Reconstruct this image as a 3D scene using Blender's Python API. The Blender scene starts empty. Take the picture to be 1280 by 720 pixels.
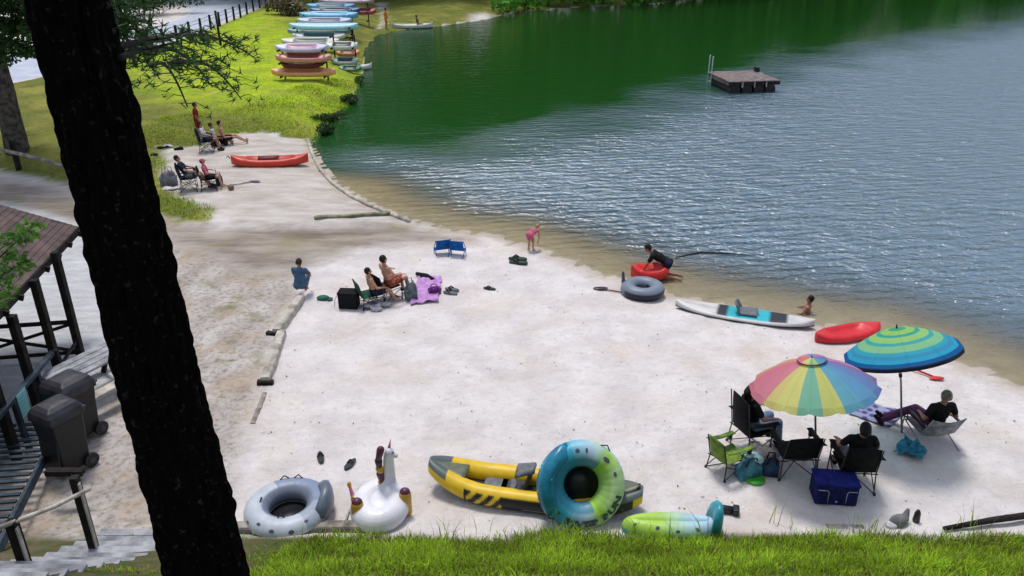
import bpy, bmesh, math, random
import numpy as np
from mathutils import Vector, Matrix, noise, Quaternion
R = math.radians
random.seed(7)
RNG = np.random.default_rng(7)
scn = bpy.context.scene
COL = scn.collection
# ------------------------------------------------------------------ camera
CAMH, PITCH, FPX = 8.5, R(24.7), 1000.0
CP, SP = math.cos(PITCH), math.sin(PITCH)
cd = bpy.data.cameras.new('camera'); cam = bpy.data.objects.new('camera', cd); COL.objects.link(cam)
cam.location = (0, 0, CAMH); cam.rotation_euler = (math.pi/2-PITCH, 0, 0)
cd.sensor_width = 36; cd.lens = 36*FPX/1280; cd.clip_start = .1; cd.clip_end = 3000
scn.camera = cam
def ray(px, py):
    u, v = px-640, py-360
    return np.array([u, FPX*CP - v*SP, -(v*CP + FPX*SP)])/FPX      # direction, unit depth
def at(px, py, z=0.0):            # point of the world seen at that pixel at height z
    d = ray(px, py); t = (z-CAMH)/d[2]
    return Vector((d[0]*t, d[1]*t, z))
def onY(px, py, Y):               # point seen at that pixel in the vertical plane y = Y
    d = ray(px, py); t = Y/d[1]
    return Vector((d[0]*t, Y, CAMH+d[2]*t))
# ------------------------------------------------------------------ regions
def poly(pts, z=0.0): return np.array([[*at(p[0], p[1], z)[:2]] for p in pts])
def sdist(P, V):                  # signed distance, positive inside polygon V
    d = np.full(len(P), 1e18); ins = np.zeros(len(P), bool)
    n = len(V)
    for i in range(n):
        a = V[i]; b = V[(i+1) % n]; e = b-a; w = P-a
        t = np.clip((w@e)/max(e@e, 1e-12), 0, 1)
        q = w-t[:, None]*e; d = np.minimum(d, (q*q).sum(1))
        c = (a[1] <= P[:, 1]) != (b[1] <= P[:, 1])
        xs = a[0]+(P[:, 1]-a[1])/(e[1] if abs(e[1]) > 1e-12 else 1e-12)*e[0]
        ins ^= c & (P[:, 0] < xs)
    d = np.sqrt(d); return np.where(ins, d, -d)
def ss(a, b, x): t = np.clip((x-a)/(b-a), 0, 1); return t*t*(3-2*t)
WZ = -.12
near_shore = [(452,98),(444,112),(440,124),(420,142),(402,160),(393,178),(405,203),(428,230),(470,254),(520,274),(570,286),(620,292),
    (690,314),(760,342),(800,352),(850,368),(930,383),(1015,402),(1100,414),(1190,443),(1280,478),(1450,545),(1700,640)]
W_near = poly(near_shore, WZ)
W_far = np.array([[60., 20.], [150., 60.], [190., 130.], [120., 175.]])
W_far2 = poly([(1280,-38),(1120,-30),(960,-14),(870,-1),(800,6),(740,8),(700,11),(640,15),(610,24),(575,29),(540,34),(500,38),(472,44),(458,60)], WZ)
WATER = np.vstack([W_near, W_far, W_far2])
LAWN = poly([(-900,130),(-300,112),(0,108),(60,96),(130,78),(185,62),(250,42),(325,11),(345,0),(470,0),(480,22),(470,42),(458,60),(452,98),(444,112),(440,124),(420,142),(402,160),(392,176),
    (370,168),(330,166),(290,168),(250,182),(205,186),(205,215),(215,240),(265,262),(262,276),(225,280),(180,262),(110,236),(0,214),(-300,205),(-900,200)])
LAWNFAR = poly([(470,42),(500,35),(540,31),(575,27),(610,22),(640,13),(700,8),(800,3),(870,-4),(960,-17),(1280,-41),(1280,-85),(0,-85),(345,-2),(480,5)])
ROAD = poly([(-900,128),(-300,110),(0,106),(62,94),(130,76),(185,60),(250,40),(322,9),(350,-6),(400,-30),(330,-30),(215,-3),(238,12),(228,24),(160,42),(100,58),(55,66),(0,74),(-300,80),(-900,84)])
PATHW = poly([(-500,196),(-200,210),(0,222),(60,232),(110,243),(185,268),(270,285),(300,283),(395,280),(500,275),(545,285),(590,297),(520,303),(440,312),(400,325),(370,345),(300,340),(200,300),(100,285),(0,262),(-300,240),(-500,236)])
DIRT = poly([(-600,262),(0,262),(110,285),(200,300),(300,330),(375,350),(368,375),(345,420),(328,480),(312,530),(292,600),(275,680),(240,760),(-200,900),(-900,900)])
SLAB = poly([(-500,250),(0,252),(100,280),(128,330),(150,400),(165,470),(90,560),(-100,640),(-500,640)])
SANDY = poly([(210,190),(250,184),(290,170),(330,167),(372,170),(392,180),(403,205),(428,232),(470,256),(505,272),(400,276),(300,280),(262,262),(212,238)])
LIME = poly([(190,62),(330,12),(400,60),(455,100),(440,124),(405,160),(340,150),(240,140),(175,120),(150,90)])
WETB = poly([(430,232),(470,256),(520,276),(570,288),(620,294),(690,316),(760,345),(850,371),(1015,405),(1100,418),(1280,484),(1280,500),(1180,462),(1000,415),(850,384),(740,352),(660,322),(600,300),(520,285),(470,272)])
BEACHF = poly([(588,27),(608,24),(622,19),(604,18),(588,22)])
BANKY = 9.35
def nz(P, s, seed=0.0):           # cheap smooth noise from sines, about -1..1
    x, y = P[:, 0]*s+seed, P[:, 1]*s-seed*.7
    return (np.sin(x*1.7+np.sin(y*1.3+seed)*1.5)+np.sin(y*2.1+np.sin(x*1.1)*1.7+seed*2)+np.sin((x+y)*1.27+2.3*np.sin(x*.7-y*.9)))/3
def height(P):
    P = np.asarray(P, float).reshape(-1, 2)
    w = sdist(P, WATER); l = sdist(P, LAWN)
    z = np.where(w > 0, WZ-np.minimum(.075*w, 2.5), WZ+.12*ss(0, 2.4, -w))
    z += np.where(w < 0, .42*ss(-.1, 2.2, l)*ss(0, .9, -w), 0)
    z += np.where(w < 0, .018*nz(P, 2.2)*ss(0, 1, -w)+.012*nz(P, 6.1, 3), 0)
    lf = sdist(P, LAWNFAR); z += np.where(lf > 0, .10*np.minimum(lf, 60), 0)
    r = BANKY+.12*nz(P, .9, 5)-P[:, 1]
    z += .72*np.log1p(np.exp(np.clip(r*5, -40, 40)))/5*ss(-4, 1, P[:, 1]) + np.where(P[:, 1] < 1, 6.0*(1-ss(-4, 1, P[:, 1])), 0)
    return z
def hz(x, y): return float(height([[x, y]])[0])
def G(px, py):                    # point of the ground seen at that pixel
    d = ray(px, py); t = np.geomspace(3, 400, 500)
    pts = np.array([[d[0]*k, d[1]*k] for k in t]); f = CAMH+d[2]*t-height(pts)
    i = int(np.argmax(f < 0)); a, b = t[i-1], t[i]
    for _ in range(18):
        m = (a+b)/2
        if CAMH+d[2]*m-hz(d[0]*m, d[1]*m) > 0: a = m
        else: b = m
    return Vector((d[0]*a, d[1]*a, CAMH+d[2]*a))
# ------------------------------------------------------------------ materials
MATS = {}
def node(nt, t, **kw):
    n = nt.nodes.new(t)
    for k, v in kw.items(): setattr(n, k, v)
    return n
def mat(name, col, rough=.7, var=.12, scale=8, bump=0, bscale=None, spec=.4, col2=None, metal=0, trans=0, sheen=0, obj=True):
    if name in MATS: return MATS[name]
    m = bpy.data.materials.new(name); m.use_nodes = True; nt = m.node_tree; b = nt.nodes['Principled BSDF']
    tc = node(nt, 'ShaderNodeTexCoord'); no = node(nt, 'ShaderNodeTexNoise'); no.inputs['Scale'].default_value = scale; no.inputs['Detail'].default_value = 6
    nt.links.new(tc.outputs['Object'], no.inputs['Vector'])
    mx = node(nt, 'ShaderNodeMix', data_type='RGBA')
    c2 = col2 or tuple(c*(1-var*2.2) for c in col)
    c1 = tuple(min(1, c*(1+var)) for c in col)
    mx.inputs['A'].default_value = (*c1, 1); mx.inputs['B'].default_value = (*c2, 1)
    rp = node(nt, 'ShaderNodeMapRange'); rp.inputs['From Min'].default_value = .35; rp.inputs['From Max'].default_value = .68
    nt.links.new(no.outputs['Fac'], rp.inputs['Value']); nt.links.new(rp.outputs['Result'], mx.inputs['Factor'])
    nt.links.new(mx.outputs['Result'], b.inputs['Base Color'])
    b.inputs['Roughness'].default_value = rough; b.inputs['Specular IOR Level'].default_value = spec; b.inputs['Metallic'].default_value = metal
    if bump:
        n2 = node(nt, 'ShaderNodeTexNoise'); n2.inputs['Scale'].default_value = bscale or scale*4; n2.inputs['Detail'].default_value = 8
        nt.links.new(tc.outputs['Object'], n2.inputs['Vector'])
        bp = node(nt, 'ShaderNodeBump'); bp.inputs['Strength'].default_value = bump; bp.inputs['Distance'].default_value = .02
        nt.links.new(n2.outputs['Fac'], bp.inputs['Height']); nt.links.new(bp.outputs['Normal'], b.inputs['Normal'])
    if trans:
        tr = node(nt, 'ShaderNodeBsdfTranslucent'); ms = node(nt, 'ShaderNodeMixShader'); ms.inputs[0].default_value = trans
        nt.links.new(mx.outputs['Result'], tr.inputs['Color']); out = nt.nodes['Material Output']
        nt.links.new(b.outputs[0], ms.inputs[1]); nt.links.new(tr.outputs[0], ms.inputs[2]); nt.links.new(ms.outputs[0], out.inputs[0])
    MATS[name] = m; return m
def vmat(name, rough=.35, spec=.5, trans=0, bump=0, bscale=30, var=.1):      # colour from the mesh attribute 'Col'
    if name in MATS: return MATS[name]
    m = bpy.data.materials.new(name); m.use_nodes = True; nt = m.node_tree; b = nt.nodes['Principled BSDF']
    at_ = node(nt, 'ShaderNodeAttribute', attribute_name='Col'); no = node(nt, 'ShaderNodeTexNoise'); no.inputs['Scale'].default_value = 5; no.inputs['Detail'].default_value = 5
    tc = node(nt, 'ShaderNodeTexCoord'); nt.links.new(tc.outputs['Object'], no.inputs['Vector'])
    rp = node(nt, 'ShaderNodeMapRange'); rp.inputs['From Min'].default_value = .3; rp.inputs['From Max'].default_value = .7; rp.inputs['To Min'].default_value = 1-var*2; rp.inputs['To Max'].default_value = 1
    nt.links.new(no.outputs['Fac'], rp.inputs['Value'])
    mx = node(nt, 'ShaderNodeVectorMath', operation='SCALE'); nt.links.new(at_.outputs['Color'], mx.inputs[0]); nt.links.new(rp.outputs['Result'], mx.inputs['Scale'])
    nt.links.new(mx.outputs[0], b.inputs['Base Color']); b.inputs['Roughness'].default_value = rough; b.inputs['Specular IOR Level'].default_value = spec
    if bump:
        n2 = node(nt, 'ShaderNodeTexNoise'); n2.inputs['Scale'].default_value = bscale; nt.links.new(tc.outputs['Object'], n2.inputs['Vector'])
        bp = node(nt, 'ShaderNodeBump'); bp.inputs['Strength'].default_value = bump; bp.inputs['Distance'].default_value = .02
        nt.links.new(n2.outputs['Fac'], bp.inputs['Height']); nt.links.new(bp.outputs['Normal'], b.inputs['Normal'])
    if trans:
        tr = node(nt, 'ShaderNodeBsdfTranslucent'); ms = node(nt, 'ShaderNodeMixShader'); ms.inputs[0].default_value = trans
        nt.links.new(mx.outputs[0], tr.inputs['Color']); out = nt.nodes['Material Output']
        nt.links.new(b.outputs[0], ms.inputs[1]); nt.links.new(tr.outputs[0], ms.inputs[2]); nt.links.new(ms.outputs[0], out.inputs[0])
    MATS[name] = m; return m
# ------------------------------------------------------------------ mesh builder
def frame(d, up=Vector((0, 0, 1))):
    d = Vector(d).normalized()
    if abs(d.dot(up)) > .98: up = Vector((0, 1, 0)) if abs(d.y) < .9 else Vector((1, 0, 0))
    x = d.cross(up).normalized(); y = x.cross(d).normalized(); return x, y, d
class MB:
    def __init__(s): s.v = []; s.f = []; s.mi = []; s.c = None; s.m = 0
    def add(s, vs, fs, m=None):
        o = len(s.v); s.v += [tuple(p) for p in vs]; s.f += [tuple(i+o for i in f) for f in fs]; s.mi += [s.m if m is None else m]*len(fs); return s
    def box(s, c, d, rot=None, m=None, taper=1.0):
        c = Vector(c); x, y, z = d[0]/2, d[1]/2, d[2]/2
        vs = []
        for k in (-1, 1):
            q = taper if k > 0 else 1
            for a, b in ((-1,-1),(1,-1),(1,1),(-1,1)): vs.append(Vector((a*x*q, b*y*q, k*z)))
        if rot is not None:
            M = rot if isinstance(rot, Matrix) else Matrix.Rotation(rot, 3, 'Z'); vs = [M@p for p in vs]
        return s.add([c+p for p in vs], [(0,3,2,1),(4,5,6,7),(0,1,5,4),(1,2,6,5),(2,3,7,6),(3,0,4,7)], m)
    def beam(s, a, b, w, h, m=None):
        a, b = Vector(a), Vector(b); x, y, d = frame(b-a)
        M = Matrix((x, d, y)).transposed(); return s.box((a+b)/2, (w, (b-a).length, h), M, m)
    def tube(s, pts, r, n=8, m=None, cap=True, flat=1.0):
        pts = [Vector(p) for p in pts]; k = len(pts)
        if not hasattr(r, '__len__'): r = [r]*k
        vs = []; fs = []; px = None
        for i, p in enumerate(pts):
            d = (pts[min(i+1, k-1)]-pts[max(i-1, 0)])
            if d.length < 1e-9: d = Vector((0,0,1))
            d.normalize()
            if px is None: x, y, _ = frame(d)
            else:
                x = (px-d*px.dot(d)); x.normalize(); y = d.cross(x) if False else x.cross(d)
            px = x
            for j in range(n):
                a = 2*math.pi*j/n; vs.append(p+(x*math.cos(a)+y*flat*math.sin(a))*r[i])
        for i in range(k-1):
            for j in range(n):
                a, b = i*n+j, i*n+(j+1) % n; fs.append((a, a+n, b+n, b))
        if cap: fs += [tuple(range(n)), tuple(reversed(range((k-1)*n, k*n)))]
        return s.add(vs, fs, m)
    def ell(s, c, ax, n=12, rings=8, m=None):      # ax: three radii or three axis vectors
        c = Vector(c)
        if not hasattr(ax[0], '__len__'): ax = (Vector((ax[0],0,0)), Vector((0,ax[1],0)), Vector((0,0,ax[2])))
        ax = [Vector(a) for a in ax]; vs = [c-ax[2]]; fs = []
        for i in range(1, rings):
            t = math.pi*i/rings
            for j in range(n):
                a = 2*math.pi*j/n; vs.append(c+ax[0]*math.sin(t)*math.cos(a)+ax[1]*math.sin(t)*math.sin(a)-ax[2]*math.cos(t))
        vs.append(c+ax[2]); L = len(vs)-1
        for j in range(n):
            fs.append((0, 1+(j+1) % n, 1+j)); fs.append((L, L-n+j, L-n+(j+1) % n))
        for i in range(rings-2):
            for j in range(n):
                a, b = 1+i*n+j, 1+i*n+(j+1) % n; fs.append((a, b, b+n, a+n))
        return s.add(vs, fs, m)
    def cone(s, a, b, ra, rb, n=12, m=None, k=3):  # rounded capsule
        a, b = Vector(a), Vector(b); d = b-a; L = d.length
        if L < 1e-6: return s.ell(a, (ra, ra, ra), n, 6, m)
        x, y, d = frame(d); rows = []
        for i in range(k+1):
            t = math.pi/2*(1-i/k); rows.append((a-d*ra*math.sin(t), max(ra*math.cos(t), 1e-4)))
        for i in range(k+1):
            t = math.pi/2*i/k; rows.append((b+d*rb*math.sin(t), max(rb*math.cos(t), 1e-4)))
        vs = [p+(x*math.cos(2*math.pi*j/n)+y*math.sin(2*math.pi*j/n))*r for p, r in rows for j in range(n)]; fs = []
        for i in range(len(rows)-1):
            for j in range(n):
                q, w = i*n+j, i*n+(j+1) % n; fs.append((q, q+n, w+n, w))
        fs += [tuple(range(n)), tuple(reversed(range(len(vs)-n, len(vs))))]
        return s.add(vs, fs, m)
    def torus(s, Rx, r, Ry=None, n=64, k=20, c=(0,0,0), rz=None, bump=None, m=None, M=None):
        Ry = Ry or Rx; rz = rz or r; vs = []; fs = []; c = Vector(c)
        for i in range(n):
            a = 2*math.pi*i/n; q = 1+(bump(a) if bump else 0)
            ca, sa = math.cos(a), math.sin(a)
            for j in range(k):
                b = 2*math.pi*j/k; p = Vector(((Rx+r*q*math.cos(b))*ca, (Ry+r*q*math.cos(b))*sa, rz*q*math.sin(b)))
                vs.append(c+(M@p if M else p))
        for i in range(n):
            for j in range(k):
                fs.append((i*k+j, ((i+1) % n)*k+j, ((i+1) % n)*k+(j+1) % k, i*k+(j+1) % k))
        return s.add(vs, fs, m)
    def grid(s, P, m=None, flip=False):            # P[i][j] points
        ni, nj = len(P), len(P[0]); vs = [p for row in P for p in row]
        fs = [(i*nj+j, (i+1)*nj+j, (i+1)*nj+j+1, i*nj+j+1) for i in range(ni-1) for j in range(nj-1)]
        if flip: fs = [tuple(reversed(f)) for f in fs]
        return s.add(vs, fs, m)
    def disc(s, c, r, n=20, m=None, nrm=(0,0,1), thick=None):
        x, y, d = frame(nrm); c = Vector(c); th = thick or .01
        return s.tube([c, c+d*th], r, n, m)
    def mesh(s, name, mats, smooth=True):
        me = bpy.data.meshes.new(name); me.from_pydata(s.v, [], s.f)
        for mt in (mats if isinstance(mats, (list, tuple)) else [mats]): me.materials.append(mt)
        me.polygons.foreach_set('material_index', s.mi); me.polygons.foreach_set('use_smooth', [smooth]*len(s.f))
        if s.c is not None:
            ca = me.color_attributes.new('Col', 'FLOAT_COLOR', 'POINT'); arr = np.ones((len(s.v), 4), np.float32); arr[:, :3] = np.array(s.c, np.float32)[:, :3]; ca.data.foreach_set('color', arr.ravel())
        me.update(); return me
    def build(s, name, mats, parent=None, smooth=True, bevel=0, sub=0, solid=0, auto=None, loc=None, rot=None):
        me = s.mesh(name, mats, smooth); o = bpy.data.objects.new(name, me); COL.objects.link(o)
        if parent: o.parent = parent
        if loc is not None: o.location = loc
        if rot is not None: o.rotation_euler = rot
        if solid: md = o.modifiers.new('solid', 'SOLIDIFY'); md.thickness = solid; md.offset = 0
        if bevel:
            md = o.modifiers.new('bevel', 'BEVEL'); md.width = bevel; md.segments = 2; md.limit_method = 'ANGLE'
        if sub: md = o.modifiers.new('sub', 'SUBSURF'); md.levels = md.render_levels = sub
        if auto is not None or bevel:
            for p in me.polygons: p.use_smooth = False
        return o
    def remesh(s, name, mt, parent=None, voxel=.012, it=3, extra=None):
        me0 = s.mesh('tmp', mt); o = bpy.data.objects.new('tmp', me0); COL.objects.link(o)
        md = o.modifiers.new('r', 'REMESH'); md.mode = 'VOXEL'; md.voxel_size = voxel; md.use_smooth_shade = True
        if it: sm = o.modifiers.new('s', 'SMOOTH'); sm.iterations = it; sm.factor = .5
        dg = bpy.context.evaluated_depsgraph_get(); me = bpy.data.meshes.new_from_object(o.evaluated_get(dg)); me.name = name
        bpy.data.objects.remove(o); bpy.data.meshes.remove(me0)
        mats = [mt]
        if extra:
            mb, em = extra; bm = bmesh.new(); bm.from_mesh(me); n0 = len(bm.faces)
            t = mb.mesh('t', [mt]); bm.from_mesh(t); bm.faces.ensure_lookup_table()
            for i, fi in enumerate(mb.mi): bm.faces[n0+i].material_index = fi
            bm.to_mesh(me); bm.free(); bpy.data.meshes.remove(t); mats = [mt]+em
        me.materials.clear()
        for q in mats: me.materials.append(q)
        for p in me.polygons: p.use_smooth = True
        ob = bpy.data.objects.new(name, me); COL.objects.link(ob)
        if parent: ob.parent = parent
        return ob
def tag(o, label=None, cat=None, group=None, kind=None):
    if label: o['label'] = label
    if cat: o['category'] = cat
    if group: o['group'] = group
    if kind: o['kind'] = kind
    return o
def thing(name, label, cat, loc=(0,0,0), rz=0, group=None, sc=None):
    o = bpy.data.objects.new(name, None); COL.objects.link(o); o.location = loc; o.rotation_euler = (0, 0, rz); o.empty_display_size = .2
    if sc: o.scale = (sc, sc, sc)
    return tag(o, label, cat, group)
def head(a, b): d = Vector(b)-Vector(a); return math.atan2(d.y, d.x)     # heading of local +x
# ------------------------------------------------------------------ terrain
def axis(parts):
    out = []
    for a, b, st in parts: out += list(np.arange(a, b, st))
    return np.array(out)
gx = axis([(-400,-80,12),(-80,-34,1.3),(-34,-13,.36),(-13,13,.12),(13,26,.4),(26,90,1.6),(90,400,14)])
gy = axis([(-30,0,1.5),(0,6,.4),(6,24,.12),(24,45,.25),(45,75,.5),(75,170,1.6),(170,520,14)])
NX, NY = len(gx), len(gy)
PX, PY = np.meshgrid(gx, gy); TP = np.stack([PX.ravel(), PY.ravel()], 1)
TZ = height(TP)
jit = .18*nz(TP, 3.1, 1)+.12*nz(TP, 8.3, 2)+.4*nz(TP, .8, 4)*ss(25, 45, TP[:, 1])
def msk(V, w=.25, j=1.0, off=0.0): return ss(-w, w, sdist(TP, V)+jit*j+off)
sw = sdist(TP, WATER)
mL = np.maximum(msk(LAWN, .3), msk(LAWNFAR, 1)); mR = msk(ROAD, .12, .15); mP = msk(PATHW, .8); mD = msk(DIRT, .3, .5)
mS = msk(SLAB, .25, .3); mY = msk(SANDY, .5); mLi = msk(LIME, 3.0, 3); mW = ss(-1.0, .25, sw+jit*.9)*(1-.75*ss(38, 55, TP[:, 1])); mB = ss(-.15, .25, BANKY+.1*nz(TP, 1.4, 8)-TP[:, 1]+jit*.5)
mF = msk(BEACHF, 1, .5)
mL = np.where((sw > -1.6) & (TP[:, 1] > 34), 1, mL); mL = np.where(sw > 0, 0, mL)*(1-mF)
sb = sdist(TP, LAWN)
edge = ss(0, 1, 1-np.abs(sb)/.5)
me = bpy.data.meshes.new('terrain_all')
m1 = np.stack([mL, mR, mP, mD], 1).astype(np.float32); m2 = np.stack([mS, mY, mLi, mW], 1).astype(np.float32); m3 = np.stack([mB, ss(-.2, 2.5, sw), ss(-6, 0, TP[:, 0]+3.3), np.ones(len(TP))], 1).astype(np.float32)
# terrain shader
tm = bpy.data.materials.new('terrain'); tm.use_nodes = True; nt = tm.node_tree; bs = nt.nodes['Principled BSDF']
geo = node(nt, 'ShaderNodeNewGeometry')
def A(name): n = node(nt, 'ShaderNodeAttribute', attribute_name=name); s = node(nt, 'ShaderNodeSeparateColor'); nt.links.new(n.outputs['Color'], s.inputs[0]); return s.outputs[0], s.outputs[1], s.outputs[2], n.outputs['Alpha']
aL, aR, aP, aD = A('m1'); aS, aY, aLi, aW = A('m2'); aB, aDeep, aRight, _ = A('m3')
def N(scale, lo, hi, detail=6, rough=.6, stretch=None, w=0.0):
    no = node(nt, 'ShaderNodeTexNoise'); no.inputs['Scale'].default_value = scale; no.inputs['Detail'].default_value = detail; no.inputs['Roughness'].default_value = rough
    mp = node(nt, 'ShaderNodeMapping'); mp.inputs['Location'].default_value = (w, w*.7, 0)
    if stretch: mp.inputs['Scale'].default_value = stretch
    nt.links.new(geo.outputs['Position'], mp.inputs[0]); nt.links.new(mp.outputs[0], no.inputs['Vector'])
    r = node(nt, 'ShaderNodeMapRange'); r.inputs['From Min'].default_value = lo; r.inputs['From Max'].default_value = hi; nt.links.new(no.outputs['Fac'], r.inputs['Value']); return r.outputs['Result']
def MX(f, a, b, mode='MIX'):
    n = node(nt, 'ShaderNodeMix', data_type='RGBA', blend_type=mode)
    for sck, v in (('Factor', f), ('A', a), ('B', b)):
        if isinstance(v, tuple): n.inputs[sck].default_value = (*v, 1)
        elif isinstance(v, (int, float)): n.inputs[sck].default_value = v
        else: nt.links.new(v, n.inputs[sck])
    return n.outputs['Result']
def MM(op, a, b):
    n = node(nt, 'ShaderNodeMath', operation=op); n.use_clamp = True
    for i, v in enumerate((a, b)):
        if isinstance(v, (int, float)): n.inputs[i].default_value = v
        else: nt.links.new(v, n.inputs[i])
    return n.outputs[0]
sand = MX(N(1.1, .38, .66), (.74,.70,.70), (.60,.56,.56))
sand = MX(MM('MULTIPLY', N(.45, .5, .70, w=9), .55), sand, (.58,.48,.38))
sand = MX(MM('MULTIPLY', N(7, .52, .75, w=3), .40), sand, (.42,.39,.39))
sand = MX(MM('MULTIPLY', N(38, .52, .7, w=5), .22), sand, (.27,.24,.24))
sy = MX(N(1.4, .35, .65, stretch=(.5,1.4,1), w=4), (.60,.56,.54), (.42,.37,.32)); col = MX(aY, sand, sy)
dirt = MX(N(1.6, .36, .64, w=2, stretch=(1,.6,1)), (.56,.52,.50), (.37,.33,.30)); dirt = MX(MM('MULTIPLY', N(9, .48, .7, w=7), .7), dirt, (.13,.11,.09))
dirt = MX(MM('MULTIPLY', N(.8, .5, .62, w=17), .55), dirt, (.42,.31,.21)); dirt = MX(MM('MULTIPLY', N(1.3, .56, .66, w=21), .6), dirt, (.16,.17,.05))
col = MX(aD, col, dirt)
pth = MX(N(1.2, .36, .64, stretch=(.35,1.5,1), w=11), (.40,.35,.31), (.20,.16,.13)); pth = MX(MM('MULTIPLY', N(.5, .5, .68, w=31), .6), pth, (.24,.22,.10)); col = MX(aP, col, pth)
slab = MX(N(2.5, .35, .65, w=12, stretch=(.5,1.6,1)), (.62,.63,.66), (.44,.45,.48)); col = MX(MM('MULTIPLY', aS, .9), col, slab)
wet = MX(N(2.5, .35, .65, w=6), (.41,.33,.23), (.29,.225,.14)); col = MX(MM('MULTIPLY', aW, .8), col, wet)
lime = MX(N(.9, .36, .64, w=13), (.44,.56,.024), (.25,.37,.016)); dry = MX(N(.9, .34, .62, w=14), (.22,.21,.05), (.13,.15,.03))
lawn = MX(aLi, dry, lime); lawn = MX(MM('MULTIPLY', N(6, .46, .66, w=15), .55), lawn, (.055,.10,.012)); lawn = MX(MM('MULTIPLY', N(.35, .52, .62, w=19), .5), lawn, (.34,.33,.07)); col = MX(aL, col, lawn)
road = MX(N(.9, .35, .65, w=16), (.52,.57,.68), (.42,.46,.55)); col = MX(aR, col, road)
soil = MX(N(4, .4, .6, w=18), (.05,.085,.018), (.13,.10,.05)); soilL = MX(N(2.2, .42, .6, w=23), (.17,.14,.10), (.09,.10,.035)); col = MX(aB, col, MX(aRight, soilL, soil))
deep = MX(N(.7, .3, .7, w=20), (.36,.29,.18), (.24,.19,.11)); col = MX(aDeep, col, deep)
nt.links.new(col, bs.inputs['Base Color']); bs.inputs['Roughness'].default_value = .95; bs.inputs['Specular IOR Level'].default_value = .15
b1 = node(nt, 'ShaderNodeBump'); b1.inputs['Strength'].default_value = .7; b1.inputs['Distance'].default_value = .10
vn = node(nt, 'ShaderNodeTexVoronoi'); vn.feature = 'SMOOTH_F1'; vn.inputs['Scale'].default_value = 3.6; vn.inputs['Smoothness'].default_value = .4; vn.inputs['Randomness'].default_value = 1; nt.links.new(geo.outputs['Position'], vn.inputs['Vector'])
hm = node(nt, 'ShaderNodeMath', operation='MULTIPLY_ADD'); nt.links.new(MM('MINIMUM', vn.outputs['Distance'], .42), hm.inputs[0]); hm.inputs[1].default_value = .7; nt.links.new(N(5, 0, 1, 9, .7, w=1), hm.inputs[2]); nt.links.new(hm.outputs[0], b1.inputs['Height']); nt.links.new(b1.outputs[0], bs.inputs['Normal'])
# regions -> faces
I = np.arange((NY-1)*(NX-1)); r_ = I//(NX-1); c_ = I % (NX-1); v0 = r_*NX+c_
Q = np.stack([v0, v0+1, v0+1+NX, v0+NX], 1)
ctr = TP[Q].mean(1); cw = sdist(ctr, WATER)
lab = np.zeros(len(Q), int); fm = lambda m: m[Q].mean(1)
lab[fm(mP) > .5] = 1; lab[(fm(mD) > .5)] = 2; lab[fm(mL) > .5] = 3; lab[fm(mR) > .5] = 4; lab[fm(mS) > .5] = 5; lab[cw > 0] = 6; lab[fm(mB) > .5] = 7
far = (sdist(ctr, LAWNFAR) < -3) & (np.abs(ctr[:, 0]) > 60) & (cw < 0) & (lab == 0); lab[far] = 8
for k, nm in enumerate(['beach','dirt_path','dirt_ground','lawn','road','concrete_floor','lake_bed','grass_bank','distant_ground']):
    q = Q[lab == k]
    if not len(q): continue
    used, inv = np.unique(q, return_inverse=True); inv = inv.reshape(q.shape)
    me = bpy.data.meshes.new(nm); co = np.column_stack([TP[used], TZ[used]]).astype(np.float32)
    me.vertices.add(len(used)); me.vertices.foreach_set('co', co.ravel()); me.loops.add(q.size); me.loops.foreach_set('vertex_index', inv.astype(np.int32).ravel())
    me.polygons.add(len(q)); me.polygons.foreach_set('loop_start', (np.arange(len(q))*4).astype(np.int32)); me.polygons.foreach_set('use_smooth', [True]*len(q))
    me.update(calc_edges=True)
    for an, ar in (('m1', m1), ('m2', m2), ('m3', m3)):
        ca = me.color_attributes.new(an, 'FLOAT_COLOR', 'POINT'); ca.data.foreach_set('color', ar[used].ravel())
    me.materials.append(tm); o = bpy.data.objects.new(nm, me); COL.objects.link(o); o['kind'] = 'structure'
# ------------------------------------------------------------------ lake
lx = axis([(-14,30,.4),(30,100,2),(100,230,10)]); ly = axis([(8,60,.4),(60,190,2)])
LX, LY = np.meshgrid(lx, ly); LP = np.stack([LX.ravel(), LY.ravel()], 1); dW = sdist(LP, WATER)
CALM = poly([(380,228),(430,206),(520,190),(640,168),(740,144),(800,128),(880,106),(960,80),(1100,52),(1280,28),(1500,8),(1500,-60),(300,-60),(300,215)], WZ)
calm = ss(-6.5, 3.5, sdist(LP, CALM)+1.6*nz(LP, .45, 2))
k = np.arange((len(ly)-1)*(len(lx)-1)); v0 = (k//(len(lx)-1))*len(lx)+k % (len(lx)-1); q = np.stack([v0, v0+1, v0+1+len(lx), v0+len(lx)], 1)
q = q[dW[q].max(1) > -1.2]; used, inv = np.unique(q, return_inverse=True); inv = inv.reshape(q.shape)
me = bpy.data.meshes.new('lake'); me.vertices.add(len(used)); me.vertices.foreach_set('co', np.column_stack([LP[used], np.full(len(used), WZ)]).astype(np.float32).ravel())
me.loops.add(q.size); me.loops.foreach_set('vertex_index', inv.astype(np.int32).ravel()); me.polygons.add(len(q)); me.polygons.foreach_set('loop_start', (np.arange(len(q))*4).astype(np.int32)); me.update(calc_edges=True)
ca = me.color_attributes.new('w', 'FLOAT_COLOR', 'POINT'); arr = np.zeros((len(used), 4), np.float32)
LYv = LP[used][:, 1]; arr[:, 0] = np.maximum(ss(.5, 4.6, dW[used]), ss(27.5, 31, LYv)); arr[:, 1] = calm[used]; arr[:, 2] = np.maximum(ss(.1, 3.6, dW[used]), ss(27.5, 31, LYv)); arr[:, 3] = 1; ca.data.foreach_set('color', arr.ravel())
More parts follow.
